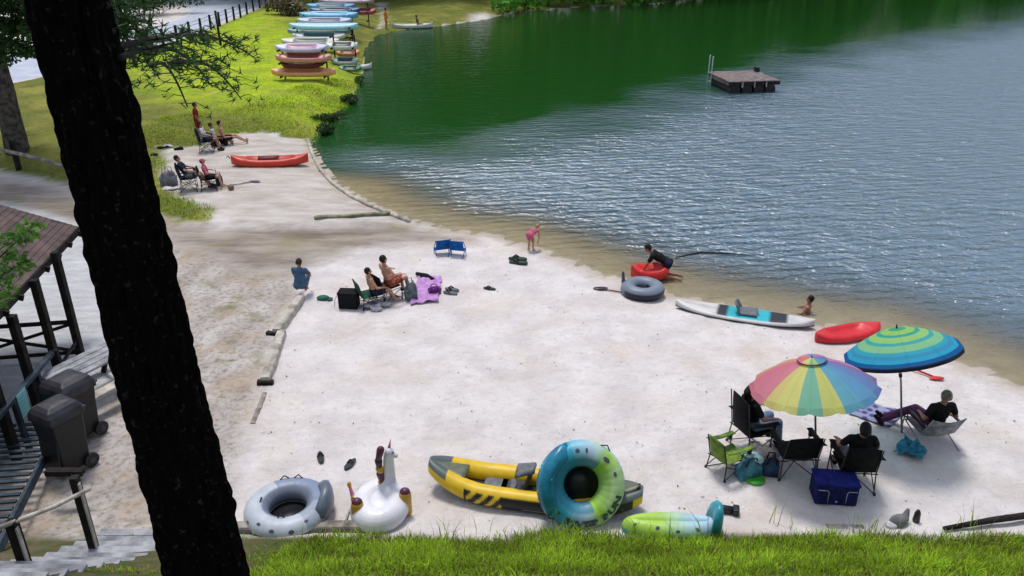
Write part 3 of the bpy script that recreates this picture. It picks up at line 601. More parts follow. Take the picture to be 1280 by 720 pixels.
# ------------------------------------------------------------------ shelter
ez = 2.35; C0 = at(98, 284, ez); E1 = at(-2, 389, ez); ev = (E1-C0).normalized(); pv = Vector((ev.y, -ev.x, 0)); pv = pv if pv.x < 0 else -pv
RZ = math.atan2(ev.y, ev.x); pit = math.tan(R(22))
base = Vector((C0.x, C0.y, 0)); T = thing('picnic_shelter', 'open sided timber picnic shelter with a brown pitched shingle roof at the left edge', 'shelter', base)
L, W = 9.0, 5.6; rd = MB()
def RP(l, w, z): return ev*l+pv*w+Vector((0,0,z))
hr = lambda w: ez+(w if w < W/2 else W-w)*pit
M_shin = mat('shingles', (.105,.070,.068), .9, .25, 3, bump=.9, bscale=9, col2=(.05,.036,.036))
for w0, w1 in ((0, W/2), (W/2, W)):
    a, b = (RP(0,w0,hr(w0)), RP(L,w0,hr(w0))), (RP(0,w1,hr(w1)), RP(L,w1,hr(w1))); n_ = 24
    for k in range(n_):                                   # courses, each lapped a little
        f0, f1 = k/n_, (k+1)/n_; up0, up1 = ((.022,.010) if w0 == 0 else (.010,.022))
        c_ = [a[0].lerp(b[0], f0)+Vector((0,0,up0)), a[1].lerp(b[1], f0)+Vector((0,0,up0)), a[1].lerp(b[1], f1)+Vector((0,0,up1)), a[0].lerp(b[0], f1)+Vector((0,0,up1))]; lo = [q-Vector((0,0,.05)) for q in c_]
        rd.add(c_+lo, [(0,1,2,3),(7,6,5,4),(0,4,5,1),(1,5,6,2),(2,6,7,3),(3,7,4,0)])
rd.build('roof', M_shin, T, smooth=False)
fs = MB(); fs.beam(RP(-.01,-.015,ez-.06), RP(L,-.015,ez-.06), .03, .14); fs.build('fascia', M_wdark, T, smooth=False)
fs = MB(); fs.beam(RP(-.02,0,ez-.075), RP(-.02,W/2,hr(W/2)-.075), .03, .13); fs.beam(RP(-.02,W,ez-.075), RP(-.02,W/2,hr(W/2)-.075), .03, .13); fs.build('rake_board', M_wdark, T, smooth=False)
rf = MB()
for k in range(14): l = .15+k*.66; rf.beam(RP(l,-.10,ez-.12), RP(l,W/2,hr(W/2)-.1), .05, .11); rf.beam(RP(l,W,ez-.1), RP(l,W/2,hr(W/2)-.1), .05, .11)
rf.build('rafter', M_wdark, T, smooth=False)
posts = []
pb = [(102,447),(79,484),(20,500)]
ptop = [(68,322),(38,357),(-2,402)]
for i, (q, t) in enumerate(zip(pb, ptop)):
    g = at(q[0], q[1]) if i < 2 else None
    if i == 2: g = posts[1]+(posts[1]-posts[0])*1.0
    tp = onY(t[0], t[1], g.y); posts.append(g); tp = Vector((g.x, g.y, max(2.0, tp.z)))
    mb = MB(); mb.beam(g-base+Vector((0,0,-.05)), tp-base+Vector((0,0,.12)), .13, .13); mb.build('post', M_wdark, T, smooth=False)
stp = posts[1]-posts[0]
for k in range(3, 6): g = posts[0]+stp*k; MB().beam(g-base, g-base+Vector((0,0,2.2)), .13, .13).build('post', M_wdark, T, smooth=False)
q0 = posts[0]-base
for k in range(1, 3): g = q0+pv*2.3*k; MB().beam(g, g+Vector((0,0,2.4+(.9 if k == 1 else 0))), .13, .13).build('post', M_wdark, T, smooth=False)
rl = MB(); g1 = q0+pv*2.3; z_ = Vector((0,0,1))
rl.beam(q0+z_*.86, g1+z_*.86, .05, .08); rl.beam(q0+z_*.14, g1+z_*.14, .05, .07); rl.build('rail', M_wdark, T, smooth=False)
rl = MB(); rl.beam(q0+z_*.82, g1+z_*.18, .045, .06); rl.beam(q0+z_*.18+ev*.05, g1+z_*.82+ev*.05, .045, .06); rl.build('cross_brace', M_wdark, T, smooth=False)
rl = MB(); rl.beam(posts[1]-base+z_*.42, posts[0]-base+z_*.42, .04, .06); rl.build('side_rail', M_wdark, T, smooth=False)
# stair with blue grey treads, rail and sign
M_blue = mat('blue_shade_wood', (.035,.060,.085), .75, .3, 5, bump=.4, col2=(.015,.024,.035))
r0 = at(66, 440, .95); r1 = onY(-12, 532, r0.y-2.7)
T = thing('stair_ramp', 'dark blue grey slatted ramp with a sloping handrail beside the shelter', 'ramp', (r0.x, r0.y, 0)); o0 = Vector((r0.x, r0.y, 0))
MB().beam(r0-o0, r1-o0, .10, .07).build('handrail', M_blue, T, smooth=False)
p_ = at(80, 478, .0); MB().beam((.12,.0,0), (.05,0,1.0), .09, .09).build('post', M_wdark, T, smooth=False)
for f in (.30,.68): q = r0.lerp(r1, f)-o0; MB().beam(q, Vector((q.x+.02, q.y, 0)), .08, .08).build('post', M_blue, T, smooth=False)
sl_ = MB()
ra, rb_ = at(58, 535, .25), at(-40, 720, .75)
for k in range(22):
    f = k/21; c = ra.lerp(rb_, f)-o0; sl_.beam(c+Vector((.10,.16,0)), c+Vector((-1.5,-.02,0)), .07, .03)
sl_.build('slats', M_blue, T, smooth=False); MB().beam(ra-o0+Vector((.15,.15,-.07)), rb_-o0+Vector((.15,.15,-.07)), .05, .16).build('stringer', M_blue, T, smooth=False)
sc_ = [onY(14, 503, r0.y-1.85), onY(31, 484, r0.y-1.7), onY(38, 511, r0.y-1.7), onY(21, 535, r0.y-1.85)]
T = MB(); nrm = (sc_[1]-sc_[0]).cross(sc_[3]-sc_[0]).normalized(); cc = sum(sc_, Vector())/4; T.add([p-cc+nrm*s*.006 for s in (1,-1) for p in sc_], [(0,1,2,3),(7,6,5,4),(0,4,5,1),(1,5,6,2),(2,6,7,3),(3,7,4,0)])
o = T.build('cyan_sign', mat('sign_cyan', (.45,1.0,1.0), .5, .0, 12), smooth=False); o.location = cc; tag(o, 'small bright cyan sign fixed to the ramp rail by the trash carts', 'sign')
mb = MB(); u_ = (sc_[1]-sc_[0]); v_ = (sc_[3]-sc_[0]); s_ = nrm if nrm.y < 0 else -nrm
for k in range(5): a = sc_[0]+u_*.15+v_*(.18+.15*k)-cc+s_*.009; mb.beam(a, a+u_*(.7-.1*(k % 2)), .008, .004)
mb.build('faint_lines', mat('sign_ink', (.15,.60,.72), .5), o, smooth=False)
# ------------------------------------------------------------------ trash carts
M_cart = mat('cart_black', (.012,.012,.014), .5, .2, 8, spec=.4); M_lid = mat('cart_lid', (.036,.034,.046), .5, .2, 6, col2=(.018,.017,.024))
def cart(label, p, rz, W=.80, D=.78, H=1.12):
    T = thing('trash_cart', label, 'trash can', p, rz); mb = MB(); P = []
    for z, s in ((.10,.80),(.14,.82),(.7,.92),(H-.02,1.0)):
        row = [Vector((a*W/2*s, b*D/2*s, z)) for a, b in ((-.9,-1),(.9,-1),(1,-.9),(1,.9),(.9,1),(-.9,1),(-1,.9),(-1,-.9),(-.9,-1))]; P.append(row)
    mb.grid(P, flip=True); mb.add([P[0][k] for k in range(8)], [tuple(reversed(range(8)))]); mb.add([P[-1][k] for k in range(8)], [tuple(range(8))]); mb.build('body', [M_cart], T, smooth=False, bevel=.012)
    mb = MB(); mb.box((0,-D/2*.93,H*.52), (W*.86,.03,H*.80), Matrix.Rotation(R(-5), 3, 'X')); mb.build('front_panel', M_cart, T, smooth=False, bevel=.01)
    mb = MB(); P = []
    for z, s, sy in ((H,1.10,1.1),(H+.06,1.10,1.1),(H+.14,1.03,1.04),(H+.21,.86,.90),(H+.255,.62,.66),(H+.27,.30,.34)):
        P.append([Vector((a*W/2*s, b*D/2*sy, z)) for a, b in ((-.9,-1),(.9,-1),(1,-.9),(1,.9),(.9,1),(-.9,1),(-1,.9),(-1,-.9),(-.9,-1))])
    mb.grid(P, flip=True); mb.add([P[-1][k] for k in range(8)], [tuple(range(8))]); mb.add([P[0][k] for k in range(8)], [tuple(reversed(range(8)))]); ld = mb.build('lid', M_lid, T, smooth=False, bevel=.02)
    MB().beam((-W*.4,D/2*1.05+.06,H+.02), (W*.4,D/2*1.05+.06,H+.02), .035, .035).build('handle', M_lid, ld, smooth=False)
    for sx in (-1, 1):
        w_ = MB(); w_.tube([(sx*(W/2*.84), D/2*.75, .13), (sx*(W/2*.84+.06), D/2*.75, .13)], .13, 18); wh = w_.build('wheel', M_cart, T, smooth=False); MB().tube([(sx*(W/2*.84+.058), D/2*.75, .13), (sx*(W/2*.84+.068), D/2*.75, .13)], .06, 12).build('hub', M_lid, wh, smooth=False)
g = at(90, 586, .0); cart('front black trash cart with a domed grey lid beside the ramp', Vector((g.x, g.y, hz(g.x, g.y))), R(-28), .54, .58, 1.08)
g = at(100, 540, .1); cart('rear black trash cart with a domed lid nearest the picnic table', Vector((g.x, g.y, hz(g.x, g.y))), R(-26), .62, .60, 1.00)
# dark low railing piece in front of the carts
a, b = at(58, 590, .6), at(104, 590, .6); T = thing('low_barrier', 'short dark plank on a post in front of the trash carts', 'barrier', (a.x, a.y, 0)); MB().beam((0,0,.6), (b.x-a.x,0,.6), .12, .09).build('plank', M_wdark, T, smooth=False); MB().beam((b.x-a.x-.14,0,-.05), (b.x-a.x-.14,0,.55), .08, .08).build('post', M_wdark, T, smooth=False)
# picnic table
g = at(122, 492, 0); g2 = at(150, 470, .0); T = thing('picnic_table', 'weathered grey picnic table with dark board ends behind the trash carts', 'picnic table', g, R(62))
for y in (-.28,-.09,.10,.29): MB().box((0,y,.74), (1.7,.17,.045)).build('top_board', M_plank, T, bevel=.005)
for y in (-.72,.72): MB().box((0,y,.44), (1.7,.24,.045)).build('bench', M_wpale, T, bevel=.005)
for x in (-.6,.6):
    MB().beam((x,-.85,.40), (x,.85,.40), .05, .09).build('bench_support', M_wdark, T, smooth=False); lg = MB(); lg.beam((x,-.25,.70), (x,-.62,0), .05, .10); lg.build('leg', M_wdark, T, smooth=False); lg = MB(); lg.beam((x,.25,.70), (x,.62,0), .05, .10); lg.build('leg', M_wdark, T, smooth=False)
[MB().box((-.87,s*.72,.44), (.03,.26,.10)).build('board_end', M_wdark, T, smooth=False) for s in (1,-1)]
# ------------------------------------------------------------------ swim raft
D_ = onY
c4 = [at(905,103,.55), at(970,101,.55), at(948,86,.55), at(893,88,.55)]
cx = sum(c4, Vector())/4; T = thing('swim_raft', 'square wooden swim raft floating on dark barrels out on the lake', 'raft', (cx.x, cx.y, WZ)); rz = math.atan2((c4[1]-c4[0]).y, (c4[1]-c4[0]).x); T.rotation_euler = (0,0,rz)
S = 2.95; SD = 3.2
MB_d = MB(); 
for k in range(20): MB_d.box((0, -SD/2+SD/20*(k+.5), .62+.004*random.random()), (S, SD/20-.014, .045))
MB_d.build('deck', mat('raft_deck', (.21,.17,.165), .85, .25, 3, bump=.5, col2=(.10,.08,.078)), T, smooth=False)
for s in (-1, 1):
    MB().box((0, s*(SD/2-.04), .50), (S-.01, .07, .19)).build('skirt', M_wdark, T, smooth=False); MB().box((s*(S/2-.04), 0, .50), (.07, SD-.16, .19)).build('skirt', mat('raft_side', (.13,.10,.10), .9, .3, 3), T, smooth=False)
for k in range(4):
    x = -S/2+.45+k*(S-.9)/3; b = MB(); b.tube([(x,-SD/2+.15,.14),(x,SD/2-.15,.14)], .29, 18); b.build('barrel', M_cart, T, smooth=False)
    MB().box((x-.35 if k else x+.3, -SD/2-.005, .45), (.07,.03,.3)).build('bracket', M_wood, T, smooth=False)
ld = MB()
for y in (SD/2-.75, SD/2-.3): ld.tube([(-S/2-.05,y,-.4),(-S/2-.05,y,1.55),(-S/2-.02,y,1.63)], .032, 8)
for z in (-.1,.2): ld.tube([(-S/2-.03,SD/2-.75,z),(-S/2-.03,SD/2-.3,z)], .022, 8)
ld.build('ladder', mat('pale_metal', (.45,.62,.58), .35, .05, 10), T)
cl = MB(); cl.box((S/2-.12, SD/2-.4, .78), (.2,.4,.26)); cl.build('cleat_block', M_cart, T, bevel=.03); cl = MB(); cl.box((S/2+.10, .2, .48), (.14,1.4,.28)); cl.build('bumper', M_cart, T, bevel=.03)

# leaf litter and specks on the sand
ll = MB(); n = 0; rg2 = np.random.default_rng(12)
bpoly = poly([(310,668),(325,520),(372,392),(440,330),(560,296),(700,320),(860,372),(1000,400),(1270,480),(1270,640),(1100,650),(700,655)])
mn_, mx2 = bpoly.min(0), bpoly.max(0); P = rg2.uniform(mn_, mx2, (1500, 2)); P = P[(sdist(P, bpoly) > 0) & (rg2.random(1500) < np.clip(.35+.7*nz(P, .9, 6), .06, 1))]; zz = height(P)
for (x, y), z in zip(P, zz):
    a = rg2.uniform(0, 6.28); L = rg2.uniform(.008, .03); w = L*rg2.uniform(.15, .6); c, s = math.cos(a), math.sin(a); e = .02*rg2.random()
    ll.add([(x-c*L,y-s*L,z+.006),(x+s*w,y-c*w,z+.012+e*.5),(x+c*L,y+s*L,z+.008+e),(x-s*w,y+c*w,z+.010)], [(0,1,2,3)])
tag(ll.build('leaf_litter', mat('litter', (.10,.07,.05), .9, .4, 3, col2=(.03,.025,.02)), smooth=False), 'scattered dead leaves, twigs and specks lying on the pale sand', 'leaf litter', kind='stuff')
# ------------------------------------------------------------------ people
def skinm(n, c): return mat('skin_'+n, c, .55, .08, 6, spec=.35)
SK_l, SK_m, SK_d = skinm('light', (.50,.27,.19)), skinm('tan', (.34,.17,.11)), skinm('deep', (.13,.065,.042))
M_eye = mat('eye', (.02,.015,.012), .2); M_lip = mat('lip', (.35,.12,.10), .5); M_white = mat('eye_white', (.7,.68,.66), .3)
def cloth(n, c, var=.15, scale=9, col2=None): return mat('cloth_'+n, c, .85, var, scale, bump=.3, bscale=40, spec=.15, col2=col2)
K_black = cloth('black', (.012,.012,.015)); K_navy = cloth('navy', (.018,.02,.05)); K_red = cloth('red', (.26,.018,.014)); K_pink = cloth('pink', (.55,.12,.20)); K_blue = cloth('blue', (.07,.14,.24)); K_white = cloth('white', (.62,.60,.66)); K_grey = cloth('grey', (.17,.17,.19)); K_denim = cloth('denim', (.16,.24,.38)); K_floral = cloth('floral', (.40,.10,.06), .3, 22, (.02,.015,.02)); K_teal = cloth('teal', (.05,.16,.17)); K_orange = cloth('orange', (.75,.22,.03)); K_purple = cloth('plum', (.09,.03,.08))
H_black = mat('hair_black', (.010,.008,.008), .6, .3, 20, bump=.5, bscale=60, spec=.3); H_brown = mat('hair_brown', (.045,.025,.015), .6, .3, 20, bump=.5, bscale=60, spec=.3); H_grey = mat('hair_grey', (.20,.17,.14), .7, .3, 20, bump=.5, bscale=60, spec=.2); H_blond = mat('hair_blond', (.42,.30,.14), .6, .3, 20, bump=.5, bscale=60)
V = Vector
def pose(kind, **kw):
    p = {}
    if kind == 'stand':
        p = dict(pel=V((0,0,.93)), up=V((0,.03,1)), kn=[V((-.10,.03,.50)), V((.10,.03,.50))], an=[V((-.11,-.02,.08)), V((.11,-.02,.08))], el=[V((-.27,-.04,1.13)), V((.27,-.04,1.13))], ha=[V((-.27,.10,.90)), V((.27,.10,.90))])
    elif kind == 'chair':      # seat height .45
        p = dict(pel=V((0,0,.54)), up=V((0,-.22,1)), kn=[V((-.13,.44,.53)), V((.13,.44,.53))], an=[V((-.13,.52,.09)), V((.13,.52,.09))], el=[V((-.30,-.02,.78)), V((.30,-.02,.78))], ha=[V((-.26,.24,.72)), V((.26,.24,.72))])
    elif kind == 'lounge':
        p = dict(pel=V((0,0,.32)), up=V((0,-.42,1)), kn=[V((-.12,.44,.40)), V((.13,.44,.37))], an=[V((-.10,.86,.12)), V((.16,.84,.10))], el=[V((-.30,-.10,.55)), V((.30,-.10,.55))], ha=[V((-.22,.16,.50)), V((.24,.16,.48))])
    elif kind == 'ground':     # sitting on the ground, legs forward
        p = dict(pel=V((0,0,.12)), up=V((0,-.18,1)), kn=[V((-.14,.36,.38)), V((.14,.38,.34))], an=[V((-.12,.68,.08)), V((.13,.72,.08))], el=[V((-.28,.02,.40)), V((.28,.02,.40))], ha=[V((-.16,.28,.40)), V((.16,.30,.38))])
    elif kind == 'bend':       # stooping, hands near the ground
        p = dict(pel=V((0,-.12,.84)), up=V((0,.98,.20)), kn=[V((-.11,.0,.46)), V((.11,.0,.46))], an=[V((-.13,-.04,.08)), V((.13,-.04,.08))], el=[V((-.20,.36,.66)), V((.20,.36,.66))], ha=[V((-.12,.40,.38)), V((.12,.40,.38))])
    elif kind == 'kneel':      # kneeling and leaning forward on the hands
        p = dict(pel=V((0,-.10,.46)), up=V((0,.90,.42)), kn=[V((-.13,.08,.07)), V((.13,.08,.07))], an=[V((-.13,-.36,.08)), V((.13,-.36,.08))], el=[V((-.24,.40,.45)), V((.24,.40,.45))], ha=[V((-.18,.52,.22)), V((.18,.52,.22))])
    elif kind == 'crouch':
        p = dict(pel=V((0,-.05,.30)), up=V((0,.25,1)), kn=[V((-.16,.34,.46)), V((.16,.34,.46))], an=[V((-.13,.08,.08)), V((.13,.08,.08))], el=[V((-.24,.20,.46)), V((.24,.20,.46))], ha=[V((-.14,.42,.36)), V((.14,.42,.36))])
    p.update(kw); return p
def person(label, loc, rz, P, skin, hair, top=None, bottom=None, sc=1.0, group=None, hairlen=.0, look=None, voxel=.011, shoes=None, sleeves=True, hat=None, trousers=False, sq=None):
    T = thing('person', label, 'person', loc, rz, group, sc)
    up = P['up'].normalized(); rt = V((1,0,0)); fw = up.cross(rt)*-1 if up.cross(rt).y < 0 else up.cross(rt); fw.normalize()
    pel = P['pel']; sp = lambda h: pel+up*h
    B = MB(); W = .9 if P.get('fem') else 1
    tors = [(.0,.165,.105,.11),(.14,.14,.095,.13),(.28,.158,.110,.14),(.40,.165,.098,.10)]
    def torso(mb, g=0.0, lo=0):
        for h, a, b, c in tors[lo:]: mb.ell(sp(h), (rt*(a*W+g), fw*(b+g), up*(c+g)), 16, 10)
    torso(B)
    sh = [sp(.44)+rt*(.175*W*s) for s in (-1, 1)]; hip = [sp(-.03)+rt*(.09*s) for s in (-1, 1)]; neck = sp(.50)
    hd_dir = (up*.6+V((0,0,1))*.5+V((0,.1,0))).normalized() if look is None else look[0]
    hdc = neck+hd_dir*.16; face = (V((0,1,0)) if look is None else look[1]); face = (face-hd_dir*face.dot(hd_dir)).normalized(); side = face.cross(hd_dir).normalized()
    B.cone(sp(.42), neck+hd_dir*.06, .062, .052)
    for i in (0, 1):
        B.cone(sp(.43), sh[i], .06, .058); B.cone(sh[i], P['el'][i], .052, .038); B.cone(P['el'][i], P['ha'][i], .039, .026)
        B.cone(hip[i], P['kn'][i], .088, .055); B.cone(P['kn'][i], P['an'][i], .056, .036)
        shin = (P['an'][i]-P['kn'][i]).normalized(); ff = P.get('foot', V((0,1,-.15)) if abs(shin.z) > .75 else V((0,.25,1)))
        if P.get('kneeling'): ff = V((0,-1,-.2))
        ff = ff.normalized(); an = P['an'][i]; B.cone(an-ff*.05, an+ff*.15+V((0,0,-.02)), .036, .026); B.cone(an, an+ff*.10, .038, .030)
        d = (P['ha'][i]-P['el'][i]).normalized(); s_ = -1 if i == 0 else 1
        lat = d.cross(V((0,0,1))); lat = lat.normalized() if lat.length > .1 else V((1,0,0)); pn = lat.cross(d).normalized(); w0 = P['ha'][i]; pc = w0+d*.055
        B.ell(pc, (lat*.040, pn*.017, d*.055), 10, 8)
        for k, (off, ln) in enumerate(((-.031,.055),(-.010,.068),(.011,.064),(.030,.050))):
            a0 = w0+d*.095+lat*off; a1 = a0+d*ln*.55-pn*.008; a2 = a1+(d*.7-pn*.7).normalized()*ln*.5; B.cone(a0-d*.02, a1, .0095, .009, 8); B.cone(a1, a2, .009, .0075, 8)
        t0 = w0+d*.03-lat*s_*.025; t1 = t0+(d*.6-lat*s_*.8-pn*.2).normalized()*.045; B.cone(t0, t1, .013, .010, 8); B.cone(t1, t1+(d*.9-lat*s_*.2-pn*.3).normalized()*.03, .010, .008, 8)
    B.ell(hdc+face*-.008, (side*.077, face*.096, hd_dir*.105), 18, 12); B.ell(hdc+face*.025-hd_dir*.055, (side*.055, face*.062, hd_dir*.058), 14, 8)
    B.cone(hdc+face*.086+hd_dir*.005, hdc+face*.108-hd_dir*.028, .010, .014, 8)
    for s_ in (-1, 1): B.ell(hdc+side*s_*.078-face*.005-hd_dir*.005, (side*.012, face*.020, hd_dir*.032), 8, 6)
    E = MB()
    for s_ in (-1, 1): E.ell(hdc+side*s_*.031+face*.080+hd_dir*.008, (side*.015, face*.010, hd_dir*.009), 8, 6, 1); E.ell(hdc+side*s_*.031+face*.087+hd_dir*.008, (side*.007, face*.005, hd_dir*.007), 8, 6, 2)
    E.ell(hdc+face*.088-hd_dir*.052, (side*.024, face*.008, hd_dir*.007), 10, 6, 3)
    B.remesh('body', skin, T, voxel, 3, (E, [M_white, M_eye, M_lip]))
    Hm = MB(); Hm.ell(hdc-face*.022+hd_dir*.022, (side*.088, face*.098, hd_dir*.104), 16, 10)
    for s_ in (-1, 1): Hm.ell(hdc+side*s_*.055-face*.04-hd_dir*.01, (side*.035, face*.055, hd_dir*.07), 10, 8)
    if hairlen: Hm.cone(hdc-face*.065+hd_dir*.0, hdc-face*.085-hd_dir*hairlen, .082, .05, 12); Hm.cone(hdc-face*.05+side*.04, hdc-face*.07-hd_dir*hairlen*.9+side*.06, .05, .03, 10); Hm.cone(hdc-face*.05-side*.04, hdc-face*.07-hd_dir*hairlen*.9-side*.06, .05, .03, 10)
    # keep the face clear: hair volume starts behind the brow
    Hm.v = [tuple(V(q)-face*max(0, (V(q)-hdc).dot(face)-(.058 if (V(q)-hdc).dot(hd_dir) < .06 else .085))) for q in Hm.v]
    Hm.remesh('hair', hair, T, .012, 2)
    if hat:
        h = MB(); h.ell(hdc+hd_dir*.045, (side*.095, face*.108, hd_dir*.085), 16, 8); h.ell(hdc+hd_dir*.045+face*.09, (side*.075, face*.09, hd_dir*.012), 14, 6); h.build('cap', hat, T)
    if top:
        C = MB(); torso(C, .014)
        for i in (0, 1):
            C.cone(sp(.43), sh[i], .072, .070)
            if sleeves: C.cone(sh[i], sh[i].lerp(P['el'][i], .62), .068, .060)
        C.remesh('shirt', top, T, .014, 3)
    if bottom:
        C = MB(); C.ell(sp(.0), (rt*.180, fw*.120, up*.12), 16, 10); C.ell(sp(.07), (rt*.158, fw*.112, up*.07), 16, 8)
        for i in (0, 1):
            C.cone(hip[i], hip[i].lerp(P['kn'][i], .98 if trousers else .62), .102, .074 if trousers else .088)
            if trousers: C.cone(P['kn'][i], P['kn'][i].lerp(P['an'][i], .92), .072, .052)
        C.remesh('trousers' if trousers else 'shorts', bottom, T, .014, 3)
    if shoes:
        for i in (0, 1):
            shin = (P['an'][i]-P['kn'][i]).normalized(); ff = P.get('foot', V((0,1,-.15)) if abs(shin.z) > .75 else V((0,.25,1))).normalized(); an = P['an'][i]
            C = MB(); C.cone(an-ff*.055-V((0,0,.012)), an+ff*.16+V((0,0,-.03)), .046, .036); C.cone(an, an+ff*.08, .048, .04); C.remesh('shoe', shoes, T, .013, 2)
    return T
# ------------------------------------------------------------------ camp chairs; facing +y
M_tube = mat('chair_tube', (.03,.03,.033), .4, .1, 10, metal=.3, spec=.5)
def camp_chair(label, loc, rz, fab, w=.56, sh=.45, bh=.92, arms=True, sc=1, group=None, cupm=None, name='camp_chair', tubem=None):
    tubem = tubem or M_tube; T = thing(name, label, 'camp chair', loc, rz, group, sc); x = w/2
    for s in (-1, 1):
        f = MB(); f.tube([(s*(x+.03), .26, 0), (s*(x+.03), .26, sh+.20)], .011, 8); f.build('front_leg', tubem, T)
        f = MB(); f.tube([(s*(x+.02), -.26, 0), (s*(x), -.22, sh-.05), (s*(x-.01), -.33, bh)], .011, 8); f.build('rear_leg', tubem, T)
        f = MB(); f.tube([(s*(x+.03), .26, .03), (-s*(x+.02), -.255, sh-.04)], .009, 8); f.tube([(s*(x+.02), -.26, .03), (-s*(x+.03), .26, sh-.04)], .009, 8); f.tube([(s*(x+.03), .26, .04), (s*(x+.01), -.24, sh-.05)], .009, 8); f.tube([(s*(x+.03), -.25, .04), (s*(x+.03), .26, sh-.05)], .009, 8)
        f.build('cross_brace', tubem, T)
        for y in (.26, -.26): q = MB(); q.tube([(s*(x+.03), y, 0), (s*(x+.03), y, .035)], .022, 10); q.build('foot', tubem, T)
        if arms:
            P = []
            for i in range(7):
                t = i/6; yy = .30-t*.58; zz = sh+.21+.05*t-.02*math.sin(math.pi*t); P.append([V((s*(x+.03)+d, yy, zz+(-.004 if abs(d) > .03 else .004))) for d in (-.05,-.02,.02,.05)])
            mb = MB(); mb.grid(P); arm = mb.build('armrest', fab, T, solid=.012)
            cu = MB(); cu.tube([(s*(x+.03), .23, sh+.10), (s*(x+.03), .23, sh+.215)], [.036,.045], 14); cu.build('cup_holder', cupm or M_blackm, arm)
    def sheet(pts, name, n=9):
        P = []
        for i in range(n+1):
            t = i/n; row = []
            for j in range(n+1):
                u = j/n*2-1; row.append(pts(u, t))
            P.append(row)
        mb = MB(); mb.grid(P); mb.build(name, fab, T, solid=.012)
    sheet(lambda u, t: V((u*x*(1.0), .27-.49*t, sh-.055*(1-u*u)*math.sin(math.pi*min(1, t*.9+.1))-.02*t)), 'seat')
    sheet(lambda u, t: V((u*(x-.01-.05*t*t*(1 if bh > 1 else .3)), -.205-.11*t-.07*(1-u*u)*(.4+.6*math.sin(math.pi*t)), sh-.03+(bh-sh+.03+.035*(1-u*u))*t)), 'backrest')
    return T
# ------------------------------------------------------------------ boats
M_plas = {}
def boat(name, label, cat, loc, rz, L, W, H, col, deck=None, rocker=.12, sheer=.12, seats=1, style='siton', group=None, rx=0, col_in=None, stripe=None, sharp=2.4):
    T = thing(name, label, cat, loc, rz, group); T.rotation_euler = (rx, 0, rz); n, k = 40, 24; P = []; cols = []
    for i in range(n+1):
        t = -1+2*i/n; a = abs(t); w = W/2*max(.02, (1-a**sharp))**.62; zb = rocker*a**2.6; zt = H+sheer*a**2.8; row = []
        for j in range(k):
            an = 2*math.pi*j/k-math.pi/2; cx_, cz_ = math.cos(an), math.sin(an)
            x_ = (abs(cx_)**.75)*math.copysign(1, cx_)*w; zz = zb+(zt-zb)*(.5+.5*math.copysign(abs(cz_)**.8, cz_))
            if cz_ > .2 and style == 'siton' and a < .62: dd = (1-(a/.62)**4)*.11*max(0, 1-(abs(x_)/(w*.78))**4); zz = zt-dd if abs(x_) < w*.8 else zz
            if cz_ > .2 and style == 'canoe' and a < .93: dd = (H-.05)*max(0, 1-(abs(x_)/(w*.86))**10); zz = zt-dd if abs(x_) < w*.86 else zz
            if style == 'board': zz = zb+(zt-zb)*(.5+.5*cz_)
            row.append(V((t*L/2, x_, zz)))
            c = col
            if cz_ > .05 and deck: c = deck(t, x_/max(w, .01))
            elif cz_ < -.35 and stripe: c = stripe
            if col_in and cz_ > .3 and abs(x_) < w*.74 and a < .60: c = col_in
            cols.append(c)
        P.append(row+[row[0]]); cols.append(cols[-k])
    mb = MB(); mb.grid(P, flip=False); mb.c = cols; mb.add([P[0][j] for j in range(k)], [tuple(range(k))]); mb.add([P[-1][j] for j in range(k)], [tuple(reversed(range(k)))]); mb.c = cols+[col]*(2*k)
    mb.build('hull', vmat('boat_plastic', .42, .4), T)
    return T
def seat(T, x, z, m, w=.42, bk=.36, face=1, y=0):
    mb = MB(); mb.box((x, y, z+.03), (.40, w, .06)); s = mb.build('seat', m, T, bevel=.02, smooth=False)
    mb = MB(); P = []
    for i in range(6):
        t = i/5; P.append([V((x-face*(.19+.10*t+.05*(1-u*u)), y+u*w/2*(1-.25*t*t), z+.05+bk*t)) for u in (-1,-.6,-.2,.2,.6,1)])
    mb.grid(P); mb.build('seat_back', m, T, solid=.035)
# ------------------------------------------------------------------ inflatables
def text_mesh(txt, size):
    cu = bpy.data.curves.new('t', 'FONT'); cu.body = txt; cu.size = size; cu.align_x = 'CENTER'; cu.align_y = 'CENTER'; cu.offset = .006*size/.1
    o = bpy.data.objects.new('t', cu); COL.objects.link(o); dg = bpy.context.evaluated_depsgraph_get(); me = bpy.data.meshes.new_from_object(o.evaluated_get(dg)); bpy.data.objects.remove(o)
    bm = bmesh.new(); bm.from_mesh(me); bmesh.ops.triangulate(bm, faces=bm.faces); bmesh.ops.subdivide_edges(bm, edges=[e for e in bm.edges if e.calc_length() > size*.2], cuts=2)
    vs = [tuple(v.co) for v in bm.verts]; fs = [tuple(v.index for v in f.verts) for f in bm.faces]; bm.free(); return vs, fs
def on_torus(Rx, Ry, r, rz, a, b, lift=.003): return V(((Rx+(r+lift)*math.cos(b))*math.cos(a), (Ry+(r+lift)*math.cos(b))*math.sin(a), (rz+lift)*math.sin(b)))
def ring(T, Rx, r, Ry, rz, colf, c=(0,0,0), seg=26):
    mb = MB(); mb.torus(Rx, r, Ry, 208, 26, c, rz, lambda a: .012*abs(math.sin(a*seg/2))-.008); cc = []
    for i in range(208):
        for j in range(26): cc.append(colf(2*math.pi*i/208, 2*math.pi*j/26))
    mb.c = cc; return mb.build('ring', vmat('inflatable_vinyl', .42, .35, var=.10), T)
